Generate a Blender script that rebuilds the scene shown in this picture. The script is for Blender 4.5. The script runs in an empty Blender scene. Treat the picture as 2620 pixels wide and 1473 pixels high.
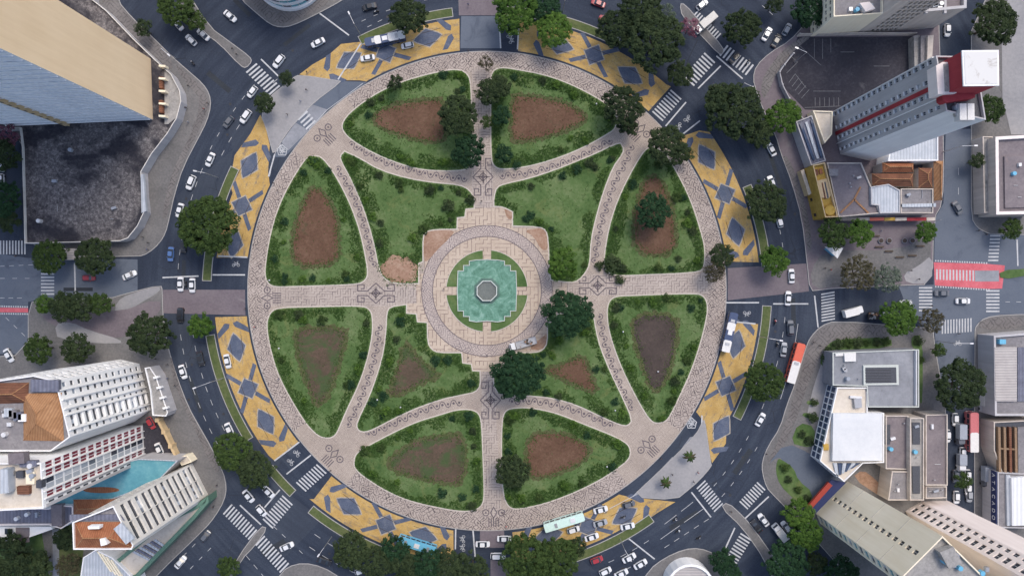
import bpy, bmesh, math, random
from mathutils import Vector, Matrix
from mathutils.geometry import tessellate_polygon
rnd = random.Random(7)
scene = bpy.context.scene
COL = scene.collection
# ---------------------------------------------------------------- survey grid
S = 0.12                    # metres of ground for one survey unit
CX, CY, CAMH = 1310.0, 736.5, 212.0
# ---------------------------------------------------------------- camera
cam_d = bpy.data.cameras.new('camera')
cam = bpy.data.objects.new('camera', cam_d); COL.objects.link(cam)
cam.location = (0, 0, CAMH)
cam_d.sensor_width = 36.0
cam_d.lens = 18.0 / (1310 * S / CAMH)
cam_d.clip_start = 1.0; cam_d.clip_end = 3000.0
scene.camera = cam
# ---------------------------------------------------------------- sky and sun
SUN_EL, SUN_AZ = 57.0, 30.0       # degrees; azimuth clockwise from +Y
world = bpy.data.worlds.new('World'); scene.world = world; world.use_nodes = True
wn = world.node_tree.nodes; wl = world.node_tree.links
sky = wn.new('ShaderNodeTexSky'); sky.sky_type = 'NISHITA'; sky.sun_disc = False
sky.sun_elevation = math.radians(SUN_EL); sky.sun_rotation = math.radians(SUN_AZ)
sky.altitude = 850; sky.air_density = 1.0; sky.dust_density = 6.0; sky.ozone_density = 0.6
bg = wn.get('Background') or wn.new('ShaderNodeBackground')
wl.new(sky.outputs[0], bg.inputs[0]); bg.inputs[1].default_value = 0.15
sun_d = bpy.data.lights.new('sun', 'SUN'); sun_d.energy = 1.05; sun_d.angle = math.radians(22)
sun_d.color = (1.0, 0.93, 0.84)
sun = bpy.data.objects.new('sun', sun_d); COL.objects.link(sun)
_a, _e = math.radians(SUN_AZ), math.radians(SUN_EL)
_dir = Vector((math.sin(_a) * math.cos(_e), math.cos(_a) * math.cos(_e), math.sin(_e)))
sun.location = _dir * 400
sun.rotation_euler = _dir.to_track_quat('Z', 'Y').to_euler()
vs = scene.view_settings
vs.view_transform = 'Standard'; vs.look = 'None'; vs.gamma = 1.0; vs.use_curve_mapping = False
vs.exposure = 0.58

# ---------------------------------------------------------------- helpers
def G(px, py, z=0.0):
    f = (CAMH - z) / CAMH
    return Vector(((px - CX) * S * f, -(py - CY) * S * f, z))
def G2(p, z=0.0):
    v = G(p[0], p[1], z); return (v.x, v.y)
PC = (1246.0, 744.0)                       # middle of the square
PCW = G(*PC)
def polar(r, a):                            # survey units, degrees clockwise from east
    t = math.radians(a); return (PC[0] + r * math.cos(t), PC[1] + r * math.sin(t))
def arc(r, a0, a1, n=24):
    return [polar(r, a0 + (a1 - a0) * i / (n - 1)) for i in range(n)]
def chaikin(p, it=2):
    for _ in range(it):
        q = []
        for i in range(len(p)):
            a, b = p[i], p[(i + 1) % len(p)]
            q.append((a[0] * .75 + b[0] * .25, a[1] * .75 + b[1] * .25))
            q.append((a[0] * .25 + b[0] * .75, a[1] * .25 + b[1] * .75))
        p = q
    return p
def spline(p, n=8):
    out = []
    for i in range(len(p) - 1):
        p0 = p[max(i - 1, 0)]; p1 = p[i]; p2 = p[i + 1]; p3 = p[min(i + 2, len(p) - 1)]
        for k in range(n):
            t = k / n
            out.append(tuple(.5 * (2 * p1[j] + (p2[j] - p0[j]) * t + (2 * p0[j] - 5 * p1[j] + 4 * p2[j] - p3[j]) * t * t
                     + (3 * p1[j] - p0[j] - 3 * p2[j] + p3[j]) * t ** 3) for j in (0, 1)))
    out.append(tuple(p[-1])); return out
def area2(p):
    return sum(p[i][0] * p[(i + 1) % len(p)][1] - p[(i + 1) % len(p)][0] * p[i][1] for i in range(len(p))) / 2
def ccw(p):
    return list(p) if area2(p) > 0 else list(p)[::-1]
def offset_poly(p, d):
    """inset (d>0) of a CCW polygon, mitred"""
    n = len(p); out = []
    for i in range(n):
        a, b, c = Vector(p[i - 1]), Vector(p[i]), Vector(p[(i + 1) % n])
        e1 = (b - a).normalized(); e2 = (c - b).normalized()
        n1 = Vector((-e1.y, e1.x)); n2 = Vector((-e2.y, e2.x))
        m = n1 + n2
        if m.length < 1e-4: m = n1
        m.normalize(); k = d / max(.35, m.dot(n1))
        out.append((b.x + m.x * k, b.y + m.y * k))
    return out
def inside(p, x, y):
    c = False; n = len(p); j = n - 1
    for i in range(n):
        if (p[i][1] > y) != (p[j][1] > y) and x < (p[j][0] - p[i][0]) * (y - p[i][1]) / (p[j][1] - p[i][1]) + p[i][0]: c = not c
        j = i
    return c
def resample(p, step, closed=False):
    pts = [Vector(q) for q in p]
    if closed: pts.append(pts[0])
    out = []; acc = 0.0; nxt = 0.0
    for a, b in zip(pts, pts[1:]):
        L = (b - a).length
        if L < 1e-9: continue
        while nxt <= acc + L:
            t = (nxt - acc) / L; d = (b - a) / L
            out.append((a.lerp(b, t), d)); nxt += step
        acc += L
    return out

class MB:
    """collects faces for one mesh"""
    def __init__(s): s.v = []; s.f = []; s.m = []; s.t = []
    def face(s, pts, m=0, t=None):
        k = len(s.v); s.v += [tuple(p) for p in pts]; s.f.append(tuple(range(k, k + len(pts)))); s.m.append(m); s.t.append(t)
    def poly(s, pts2, z, m=0):
        pts2 = ccw(pts2); k = len(s.v); s.v += [(p[0], p[1], z) for p in pts2]
        for t in tessellate_polygon([[Vector((p[0], p[1], 0)) for p in pts2]]):
            a, b, c = (pts2[i] for i in t)
            if (b[0]-a[0])*(c[1]-a[1]) - (b[1]-a[1])*(c[0]-a[0]) < 0: t = t[::-1]
            s.f.append(tuple(k + i for i in t)); s.m.append(m); s.t.append(None)
    def side(s, pts2, z0, z1, m=0):
        pts2 = ccw(pts2); n = len(pts2)
        for i in range(n):
            a, b = pts2[i], pts2[(i + 1) % n]
            s.face([(a[0], a[1], z0), (b[0], b[1], z0), (b[0], b[1], z1), (a[0], a[1], z1)], m)
    def prism(s, pts2, z0, z1, m=0, ms=None):
        s.poly(pts2, z1, m); s.side(pts2, z0, z1, m if ms is None else ms)
    def box(s, c, d, rz=0.0, m=0):
        x, y, z = d[0] / 2, d[1] / 2, d[2] / 2; co, si = math.cos(rz), math.sin(rz)
        P = [(c[0] + a * x * co - b * y * si, c[1] + a * x * si + b * y * co, c[2] + e * z) for e in (-1, 1) for a, b in ((-1, -1), (1, -1), (1, 1), (-1, 1))]
        k = len(s.v); s.v += P
        for f in ((3, 2, 1, 0), (4, 5, 6, 7), (0, 1, 5, 4), (1, 2, 6, 5), (2, 3, 7, 6), (3, 0, 4, 7)):
            s.f.append(tuple(k + i for i in f)); s.m.append(m); s.t.append(None)
    def tube(s, a, b, r0, r1, n=8, m=0, cap=True):
        a, b = Vector(a), Vector(b); d = (b - a)
        if d.length < 1e-6: return
        d.normalize(); u = d.orthogonal().normalized(); w = d.cross(u); k = len(s.v)
        for p, r in ((a, r0), (b, r1)):
            for i in range(n):
                t = 2 * math.pi * i / n; s.v.append(tuple(p + u * r * math.cos(t) + w * r * math.sin(t)))
        for i in range(n):
            j = (i + 1) % n; s.f.append((k + i, k + j, k + n + j, k + n + i)); s.m.append(m); s.t.append(None)
        if cap:
            s.f.append(tuple(k + n + i for i in range(n))); s.m.append(m); s.t.append(None)
            s.f.append(tuple(k + i for i in reversed(range(n)))); s.m.append(m); s.t.append(None)
    def disc(s, x, y, z, r, n=10, m=0):
        s.face([(x + r * math.cos(2 * math.pi * i / n), y + r * math.sin(2 * math.pi * i / n), z) for i in range(n)], m)
    def strip(s, pts2, w, z, m=0, closed=False):
        """flat ribbon along a polyline (world coordinates)"""
        p = [Vector(q) for q in pts2]; n = len(p); L = []; R = []
        for i in range(n):
            a = p[i - 1] if (i > 0 or closed) else p[i]; c = p[(i + 1) % n] if (i < n - 1 or closed) else p[i]
            e1 = (p[i] - a); e2 = (c - p[i])
            if e1.length < 1e-7: e1 = e2
            if e2.length < 1e-7: e2 = e1
            e1 = e1.normalized(); e2 = e2.normalized()
            n1 = Vector((-e1.y, e1.x)); m_ = n1 + Vector((-e2.y, e2.x))
            if m_.length < 1e-4: m_ = n1
            m_.normalize(); k = w / 2 / max(.45, m_.dot(n1))
            L.append(p[i] + m_ * k); R.append(p[i] - m_ * k)
        for i in range(n if closed else n - 1):
            j = (i + 1) % n
            s.face([(R[i].x, R[i].y, z), (R[j].x, R[j].y, z), (L[j].x, L[j].y, z), (L[i].x, L[i].y, z)], m)
    def data(s, name, mats, smooth=False):
        me = bpy.data.meshes.new(name); me.from_pydata(s.v, [], s.f)
        for q in (mats if isinstance(mats, (list, tuple)) else [mats]): me.materials.append(q)
        if any(s.m): me.polygons.foreach_set('material_index', s.m)
        if smooth: me.polygons.foreach_set('use_smooth', [True] * len(s.f))
        if any(t is not None for t in s.t):
            at = me.attributes.new('tint', 'FLOAT', 'FACE'); at.data.foreach_set('value', [t or 0.0 for t in s.t])
        me.update(); return me
    def build(s, name, mats, parent=None, smooth=False):
        return link(name, s.data(name, mats, smooth), parent)
def link(name, data, parent=None):
    o = bpy.data.objects.new(name, data); COL.objects.link(o)
    if parent is not None: o.parent = parent
    return o
def tag(o, label=None, cat=None, group=None, kind=None):
    if label: o['label'] = label
    if cat: o['category'] = cat
    if group: o['group'] = group
    if kind: o['kind'] = kind
    return o
def thing(name, label, cat, loc=(0, 0, 0), rz=0.0, group=None):
    o = link(name, None); o.location = loc; o.rotation_euler = (0, 0, rz); o.empty_display_size = .5
    return tag(o, label, cat, group)
def struct(o, label=None):
    return tag(o, label, None, None, 'structure')
def copy_tree(o, parent=None):
    c = o.copy(); COL.objects.link(c); c.parent = parent
    for ch in o.children:
        d = ch.copy(); COL.objects.link(d); d.parent = c
        for g in ch.children:
            e = g.copy(); COL.objects.link(e); e.parent = d
    return c

# ---------------------------------------------------------------- materials
class NT:
    def __init__(s, name):
        s.mat = bpy.data.materials.new(name); s.mat.use_nodes = True
        s.n = s.mat.node_tree.nodes; s.l = s.mat.node_tree.links; s.b = s.n['Principled BSDF']
    def node(s, t, **kw):
        q = s.n.new(t)
        for k, v in kw.items(): setattr(q, k, v)
        return q
    def inp(s, sock, v):
        if isinstance(v, bpy.types.NodeSocket): s.l.new(v, sock)
        elif v is not None: sock.default_value = v
    def m(s, op, a, b=None, c=None):
        q = s.node('ShaderNodeMath', operation=op)
        for i, v in enumerate((a, b, c)): s.inp(q.inputs[i], v)
        return q.outputs[0]
    def pos(s):
        return s.node('ShaderNodeNewGeometry').outputs['Position']
    def noise(s, vec, scale, detail=4, rough=.6, dist=0.0):
        q = s.node('ShaderNodeTexNoise'); s.inp(q.inputs['Vector'], vec)
        q.inputs['Scale'].default_value = scale; q.inputs['Detail'].default_value = detail
        q.inputs['Roughness'].default_value = rough; q.inputs['Distortion'].default_value = dist
        return q.outputs[0]
    def ramp(s, fac, stops):
        q = s.node('ShaderNodeValToRGB'); s.inp(q.inputs[0], fac); e = q.color_ramp.elements
        while len(e) < len(stops): e.new(.5)
        for i, (p, c) in enumerate(stops): e[i].position = p; e[i].color = (*c, 1)
        return q.outputs[0]
    def mix(s, f, a, b, mode='MIX'):
        q = s.node('ShaderNodeMix', data_type='RGBA', blend_type=mode)
        s.inp(q.inputs[0], f)
        for i, v in ((6, a), (7, b)):
            if isinstance(v, tuple): v = (*v[:3], 1)
            s.inp(q.inputs[i], v)
        return q.outputs[2]
    def done(s, col, rough=.9, bump=None, bstr=.3, bdist=.05, metal=0.0, spec=.3):
        if isinstance(col, tuple): col = (*col[:3], 1)
        s.inp(s.b.inputs['Base Color'], col); s.inp(s.b.inputs['Roughness'], rough)
        s.b.inputs['Metallic'].default_value = metal; s.b.inputs['Specular IOR Level'].default_value = spec
        if bump is not None:
            q = s.node('ShaderNodeBump'); q.inputs['Strength'].default_value = bstr; q.inputs['Distance'].default_value = bdist
            s.inp(q.inputs['Height'], bump); s.l.new(q.outputs[0], s.b.inputs['Normal'])
        return s.mat
def surf(name, dark, mid, light, big=.08, fine=1.5, rough=.9, amt=.5, bstr=.3, stain=None, spec=.3):
    """weathered surface: large blotches + fine grain"""
    t = NT(name); p = t.pos()
    a = t.noise(p, big, 5, .65, .4); b = t.noise(p, fine, 4, .7)
    f = t.m('ADD', t.m('MULTIPLY', a, 1 - amt), t.m('MULTIPLY', b, amt))
    c = t.ramp(f, [(.32, dark), (.5, mid), (.68, light)])
    if stain:
        k = t.ramp(t.noise(p, stain[1], 6, .7, 1.0), [(stain[2], (0, 0, 0)), (stain[2] + .12, (1, 1, 1))])
        c = t.mix(t.m('MULTIPLY', k, stain[3] if len(stain) > 3 else .7), c, stain[0])
    return t.done(c, rough, b, bstr, spec=spec)
def plain(name, col, rough=.5, metal=0.0, var=.12, spec=.4, scale=3.0):
    t = NT(name); n = t.noise(t.pos(), scale, 4, .7)
    d = tuple(max(0, x * (1 - var)) for x in col); l = tuple(min(1, x * (1 + var)) for x in col)
    return t.done(t.ramp(n, [(.3, d), (.7, l)]), rough, None, metal=metal, spec=spec)
def maze_lines(t, u, v, cell, width, diag):
    """random labyrinth lines on a (u,v) grid -> factor 0/1"""
    us = t.m('DIVIDE', u, cell); v_ = t.m('DIVIDE', v, cell)
    cu, cv = t.m('FLOOR', us), t.m('FLOOR', v_)
    fu, fv = t.m('SUBTRACT', us, cu), t.m('SUBTRACT', v_, cv)
    cb = t.node('ShaderNodeCombineXYZ'); t.inp(cb.inputs[0], cu); t.inp(cb.inputs[1], cv)
    w = t.node('ShaderNodeTexWhiteNoise', noise_dimensions='2D'); t.l.new(cb.outputs[0], w.inputs[0])
    k = t.m('GREATER_THAN', w.outputs[0], .5)
    if diag:
        g = t.m('ADD', t.m('MULTIPLY', k, fu), t.m('MULTIPLY', t.m('SUBTRACT', 1.0, k), t.m('SUBTRACT', 1.0, fu)))
        d = t.m('ABSOLUTE', t.m('SUBTRACT', g, fv))
    else:
        d = t.m('ADD', t.m('MULTIPLY', k, fu), t.m('MULTIPLY', t.m('SUBTRACT', 1.0, k), fv))
    return t.m('LESS_THAN', d, width)
def uv_polar(t):
    sp = t.node('ShaderNodeSeparateXYZ'); t.l.new(t.pos(), sp.inputs[0])
    x = t.m('SUBTRACT', sp.outputs[0], PCW.x); y = t.m('SUBTRACT', sp.outputs[1], PCW.y)
    r = t.m('SQRT', t.m('ADD', t.m('MULTIPLY', x, x), t.m('MULTIPLY', y, y)))
    return x, y, t.m('ARCTAN2', y, x), r
def mosaic(name, base_d, base_l, line, cell, width, diag=True, pol=0.0, strength=.75, wig=0.0):
    t = NT(name); p = t.pos(); x, y, th, r = uv_polar(t)
    u, v = (t.m('MULTIPLY', th, pol), r) if pol else (x, y)
    if wig: u = t.m('ADD', u, t.m('MULTIPLY', t.noise(p, .9, 2), wig)); v = t.m('ADD', v, t.m('MULTIPLY', t.noise(p, .75, 2, .5, .8), wig))
    k = maze_lines(t, u, v, cell, width, diag)
    a = t.noise(p, .12, 4, .6, .5); b = t.noise(p, 2.2, 3, .7)
    base = t.ramp(t.m('ADD', t.m('MULTIPLY', a, .55), t.m('MULTIPLY', b, .45)), [(.34, base_d), (.66, base_l)])
    wear = t.ramp(t.noise(p, .35, 4, .7), [(.35, (.35,) * 3), (.6, (1, 1, 1))])
    c = t.mix(t.m('MULTIPLY', t.m('MULTIPLY', k, strength), wear), base, line)
    return t.done(c, .9, b, .25)
M = {}
t = NT('asphalt'); p = t.pos(); _x, _y, _th, _r = uv_polar(t)
_cb = t.node('ShaderNodeCombineXYZ'); t.inp(_cb.inputs[0], t.m('MULTIPLY', _th, 5.0)); t.inp(_cb.inputs[1], t.m('MULTIPLY', _r, .55))
_st = t.noise(_cb.outputs[0], 1.0, 4, .6); _bl = t.noise(p, .035, 5, .65, .4); _gr = t.noise(p, 2.2, 4, .7)
_f = t.m('ADD', t.m('ADD', t.m('MULTIPLY', _st, .34), t.m('MULTIPLY', _bl, .36)), t.m('MULTIPLY', _gr, .3))
_c = t.ramp(_f, [(.36, (.016, .0225, .039)), (.5, (.028, .038, .06)), (.62, (.05, .063, .088))])
_pt = t.node('ShaderNodeTexVoronoi'); t.l.new(p, _pt.inputs['Vector']); _pt.inputs['Scale'].default_value = .045; _pt.feature = 'F1'
_sp = t.node('ShaderNodeSeparateColor'); t.l.new(_pt.outputs['Color'], _sp.inputs[0])
_c = t.mix(t.m('MULTIPLY', t.m('GREATER_THAN', _sp.outputs[0], .8), .22), _c, (.07, .082, .1))
_ck = t.node('ShaderNodeTexVoronoi'); t.l.new(p, _ck.inputs['Vector']); _ck.inputs['Scale'].default_value = .16; _ck.feature = 'DISTANCE_TO_EDGE'
_c = t.mix(t.m('MULTIPLY', t.m('LESS_THAN', _ck.outputs['Distance'], .012), t.ramp(t.noise(p, .06, 2), [(.5, (0,) * 3), (.62, (.5,) * 3)])), _c, (.018, .02, .026))
M['asphalt'] = t.done(_c, .85, _gr, .3)
M['asphalt_pale'] = surf('asphalt_pale', (.085, .105, .14), (.11, .13, .165), (.135, .155, .19), .05, 2.0, .85, .4, stain=((.065, .08, .11), .12, .55, .6))
M['asphalt_lot'] = surf('asphalt_lot', (.026, .025, .034), (.04, .039, .05), (.075, .07, .082), .07, 1.3, .92, .45, stain=((.15, .145, .15), .11, .6, .5))
M['pavement'] = surf('pavement', (.1, .1, .1), (.15, .146, .145), (.21, .202, .197), .09, 1.6, .92, .5, stain=((.09, .085, .085), .2, .6, .6))
M['concrete_pale'] = surf('concrete_pale', (.22, .22, .23), (.285, .28, .285), (.345, .335, .335), .07, 1.2, .9, .4, stain=((.2, .2, .21), .15, .6, .5))
t = NT('deck_asphalt'); p = t.pos(); _m = t.ramp(t.noise(p, .05, 3, .55, 1.2), [(.44, (0,) * 3), (.54, (1,) * 3)])
_fine = t.noise(p, 1.1, 5, .75, .5)
_d = t.ramp(_fine, [(.35, (.02, .02, .028)), (.65, (.045, .043, .052))]); _l = t.ramp(_fine, [(.36, (.05, .046, .05)), (.52, (.13, .12, .122)), (.66, (.26, .24, .235))])
M['deck'] = t.done(t.mix(_m, _d, _l), .92, _fine, .3)
M['kerb'] = plain('kerb_stone', (.34, .33, .32), .85, 0, .2)
M['pavers_plum'] = surf('pavers_plum', (.12, .1, .115), (.16, .135, .15), (.2, .175, .185), .1, 1.5, .9, .5, stain=((.23, .21, .21), .14, .58, .6))
M['pavement_mosaic'] = mosaic('pavement_mosaic', (.12, .112, .112), (.2, .188, .182), (.05, .045, .05), 1.25, .15, True, 0, .6, 1.2)
M['promenade'] = mosaic('promenade_mosaic', (.32, .27, .235), (.455, .39, .345), (.07, .055, .06), .85, .22, True, 73.0, .9, 1.3)
M['axis'] = mosaic('axis_mosaic', (.33, .28, .245), (.46, .395, .345), (.09, .07, .08), .8, .2, False, 0, .85, .5)
M['path'] = mosaic('path_mosaic', (.3, .25, .21), (.46, .39, .33), (.17, .14, .135), .62, .2, True, 0, .5, .9)
M['centre'] = mosaic('centre_mosaic', (.4, .318, .245), (.53, .44, .352), (.15, .1, .1), 1.2, .15, False, 0, .95)
M['centre_ring'] = mosaic('centre_ring_mosaic', (.36, .3, .265), (.47, .4, .355), (.12, .1, .12), .8, .18, True, 18.5, .85, .6)
M['inlay'] = plain('dark_inlay_stone', (.12, .1, .11), .9, 0, .35, .3, 1.2)
M['edge'] = plain('bed_edging', (.52, .47, .41), .9, 0, .2)
M['lawn'] = surf('lawn', (.036, .08, .02), (.084, .14, .045), (.155, .2, .09), .1, 1.1, .95, .34, .6, stain=((.15, .17, .06), .13, .56, .55))
M['lawn_dry'] = surf('verge_grass', (.045, .07, .02), (.085, .11, .04), (.14, .15, .065), .15, 1.2, .95, .45, .6)
M['soil'] = surf('bare_soil', (.08, .043, .027), (.12, .067, .043), (.165, .1, .066), .16, 1.5, .97, .55, .7, stain=((.06, .07, .035), .25, .6, .55))
M['soil_weedy'] = surf('weedy_soil', (.06, .05, .03), (.09, .065, .045), (.14, .085, .065), .16, 1.5, .97, .55, .7, stain=((.05, .085, .03), .13, .47, .85))
M['soil_dark'] = surf('damp_soil', (.045, .034, .03), (.065, .05, .044), (.095, .072, .06), .18, 1.6, .97, .55, .7)
M['clay'] = surf('clay_dirt', (.2, .115, .075), (.31, .195, .135), (.42, .3, .225), .2, 1.4, .95, .5, .5, stain=((.13, .13, .06), .3, .6, .6))
M['white_paint'] = surf('road_paint', (.3, .31, .33), (.48, .49, .5), (.6, .6, .61), .5, 4.0, .75, .55, .1, stain=((.12, .13, .15), .9, .6, .7))
def worn_paint_mat(name, d, m_, l, thr):
    t = NT(name); p = t.pos(); a = t.noise(p, .3, 5, .65, .4); g = t.noise(p, 2.5, 4, .7); x, y, th, r = uv_polar(t)
    cb = t.node('ShaderNodeCombineXYZ'); t.inp(cb.inputs[0], t.m('MULTIPLY', th, 14.0)); t.inp(cb.inputs[1], t.m('MULTIPLY', r, .8))
    c = t.ramp(t.m('ADD', t.m('MULTIPLY', a, .5), t.m('MULTIPLY', g, .5)), [(.34, d), (.5, m_), (.66, l)])
    w = t.ramp(t.m('ADD', t.m('MULTIPLY', t.noise(cb.outputs[0], 1.0, 5, .65), .6), t.m('MULTIPLY', t.noise(p, 1.2, 4, .75), .4)), [(thr, (0,) * 3), (thr + .13, (.75,) * 3)])
    return t.done(t.mix(w, c, (.11, .115, .13)), .85, g, .1)
M['mural_yellow'] = worn_paint_mat('mural_ochre', (.35, .215, .07), (.46, .3, .1), (.52, .38, .18), .51)
M['mural_blue'] = worn_paint_mat('mural_blue', (.055, .075, .115), (.085, .105, .155), (.15, .165, .21), .54)
M['mural_pale'] = worn_paint_mat('mural_pale_outline', (.3, .26, .2), (.38, .34, .28), (.45, .41, .36), .48)
M['crack'] = plain('tar_joint', (.05, .035, .02), .9, 0, .2)
M['red_paint'] = surf('red_lane_paint', (.4, .075, .09), (.55, .12, .145), (.64, .2, .22), .4, 3.0, .8, .5, .1)
M['water'] = None
t = NT('pool_water'); p = t.pos()
f = t.m('ADD', t.m('MULTIPLY', t.noise(p, .25, 5, .7, 1.5), .7), t.m('MULTIPLY', t.noise(p, 1.6, 4, .7), .3))
M['water'] = t.done(t.ramp(f, [(.3, (.045, .12, .08)), (.44, (.09, .21, .145)), (.54, (.14, .29, .215)), (.68, (.27, .42, .35))]), .16, t.noise(p, 1.1, 3), .12, .05, spec=.4)
M['basin_grey'] = surf('basin_concrete', (.09, .105, .095), (.13, .145, .135), (.17, .185, .17), .3, 2.0, .5)
M['coping'] = plain('pale_coping', (.5, .53, .5), .8, 0, .15)
M['concrete'] = surf('grey_concrete', (.17, .18, .2), (.24, .25, .275), (.32, .33, .355), .12, 1.0, .85, .35, stain=((.12, .125, .14), .2, .6, .6))
M['trunk'] = surf('bark', (.05, .04, .03), (.08, .06, .045), (.12, .1, .08), .5, 4.0)
M['metal'] = plain('galvanised_steel', (.42, .43, .45), .45, .6, .1)
M['white_metal'] = plain('white_metal', (.7, .7, .71), .4, .2, .08)
M['dark_metal'] = plain('dark_metal', (.04, .04, .045), .5, .3, .2)
M['glass'] = plain('window_glass', (.035, .045, .06), .12, 0, .5, .6, .4)
M['glass_blue'] = plain('blue_glass', (.05, .075, .13), .1, 0, .4, .7, .3)
M['rubber'] = plain('rubber', (.02, .02, .02), .9)
M['lamp'] = plain('lamp_lens', (.75, .75, .7), .2)
M['tail'] = plain('tail_lens', (.4, .02, .02), .25)
def leaf_mat(name, dark, light, trans=.25):
    t = NT(name)
    at = t.node('ShaderNodeAttribute', attribute_name='tint')
    oi = t.node('ShaderNodeObjectInfo')
    f = t.m('ADD', t.m('MULTIPLY', at.outputs['Fac'], .66), t.m('MULTIPLY', oi.outputs['Random'], .34))
    c = t.ramp(f, [(0, dark), (1, light)])
    t.inp(t.b.inputs['Base Color'], c); t.b.inputs['Roughness'].default_value = .75; t.b.inputs['Specular IOR Level'].default_value = .2
    tr = t.node('ShaderNodeBsdfTranslucent'); t.l.new(c, tr.inputs[0])
    mx = t.node('ShaderNodeMixShader'); mx.inputs[0].default_value = trans
    t.l.new(t.b.outputs[0], mx.inputs[1]); t.l.new(tr.outputs[0], mx.inputs[2])
    t.l.new(mx.outputs[0], t.n['Material Output'].inputs[0])
    return t.mat
M['leaf_dark'] = leaf_mat('leaf_dark', (0.016, 0.031, 0.014), (0.059, 0.087, 0.034))
M['leaf_mid'] = leaf_mat('leaf_mid', (0.020, 0.042, 0.011), (0.074, 0.121, 0.032))
M['leaf_bright'] = leaf_mat('leaf_bright', (0.030, 0.076, 0.011), (0.112, 0.201, 0.036))
M['leaf_deep'] = leaf_mat('leaf_deep_unused', (0.013, 0.050, 0.022), (0.044, 0.131, 0.056))
M['leaf_brown'] = leaf_mat('leaf_brown', (0.043, 0.039, 0.021), (0.116, 0.107, 0.057))
M['leaf_grey'] = leaf_mat('leaf_grey', (0.046, 0.075, 0.052), (0.150, 0.188, 0.141))
M['leaf_pink'] = leaf_mat('leaf_pink', (.13, .045, .07), (.34, .15, .2))
M['grass_tuft'] = leaf_mat('grass_tuft', (.035, .08, .015), (.13, .2, .06), .3)
M['hedge_leaf'] = leaf_mat('hedge_leaf', (.03, .075, .014), (.085, .155, .036), .35)
M['worn_paint'] = surf('worn_road_paint', (.12, .12, .13), (.2, .2, .21), (.32, .32, .32), .8, 5.0, .7, .6, .1)
M['leaf_deep'] = leaf_mat('leaf_deep', (.009, .032, .014), (.032, .08, .034))
M['basin_teal'] = surf('teal_step', (.05, .1, .085), (.08, .15, .125), (.12, .2, .17), .3, 2.0, .5)
M['asphalt_dark'] = surf('fresh_asphalt', (.022, .026, .034), (.03, .036, .045), (.042, .05, .06), .2, 2.0, .85, .5)
M['fringe'] = surf('soil_and_grass', (.055, .06, .025), (.085, .095, .04), (.12, .115, .06), .5, 1.3, .97, .55, .6, stain=((.1, .062, .042), .7, .55, .8))
# ================================================================ the ground
def g2(pts, z=0.0): return [G2(p, z) for p in pts]
def sheet(name, pts, z, mat, parent=None, smooth=0):
    if smooth: pts = chaikin(pts, smooth)
    b = MB(); b.poly(g2(pts), z, 0); return b.build(name, M[mat], parent)
def slab(name, pts, z0, z1, mat, side='kerb', parent=None, smooth=0):
    if smooth: pts = chaikin(pts, smooth)
    b = MB(); w = ccw(g2(pts)); q = offset_poly(w, .22)
    b.side(w, z0, z1, 1)
    n = len(w)
    for i in range(n):
        j = (i + 1) % n
        b.face([(w[i][0], w[i][1], z1), (w[j][0], w[j][1], z1), (q[j][0], q[j][1], z1), (q[i][0], q[i][1], z1)], 1)
    b.poly(q, z1, 0)
    return b.build(name, [M[mat], M[side]], parent)
b = MB(); b.poly([(-900, -900), (900, -900), (900, 900), (-900, 900)], -.02); struct(b.build('ground', M['pavement']))
road = struct(sheet('road', [(-300, -300), (2920, -300), (2920, 1780), (-300, 1780)], 0, 'asphalt'))
# paler worn asphalt of the side streets
for pts in ([(-60, 640), (72, 660), (300, 662), (352, 664), (352, 742), (276, 764), (110, 765), (72, 772), (72, 905), (-60, 905)],
            [(2300, 733), (2389, 728), (2392, 560), (2414, 520), (2420, 330), (2484, 330), (2486, 560), (2520, 598), (2680, 604), (2680, 802), (2560, 804), (2500, 830), (2492, 1000), (2398, 1000), (2392, 850), (2330, 812)],
            [(1180, 42), (1277, 42), (1281, 124), (1178, 124)],
            [(870, 208), (940, 210), (838, 282), (758, 372), (728, 402), (700, 402), (756, 316), (800, 268)],
            [(1680, 1215), (1782, 1110), (1800, 1070), (1830, 1040), (1815, 1080), (1745, 1175), (1650, 1268), (1560, 1310), (1500, 1320), (1614, 1270)]):
    struct(sheet('worn_road', pts, .008, 'asphalt_pale'))
for pts in ([(417, 741), (627, 741), (628, 806), (417, 801)], [(1862, 686), (2063, 674), (2070, 745), (1862, 768)],
            [(1172, -40), (1270, -40), (1275, 40), (1174, 40)], [(1255, 1430), (1300, 1440), (1305, 1500), (1255, 1500)],
            [(1228, 1356), (1290, 1356), (1290, 1400), (1228, 1400)]):
    o = struct(sheet('paved_crossing', pts, .016, 'pavers_plum'))
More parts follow.
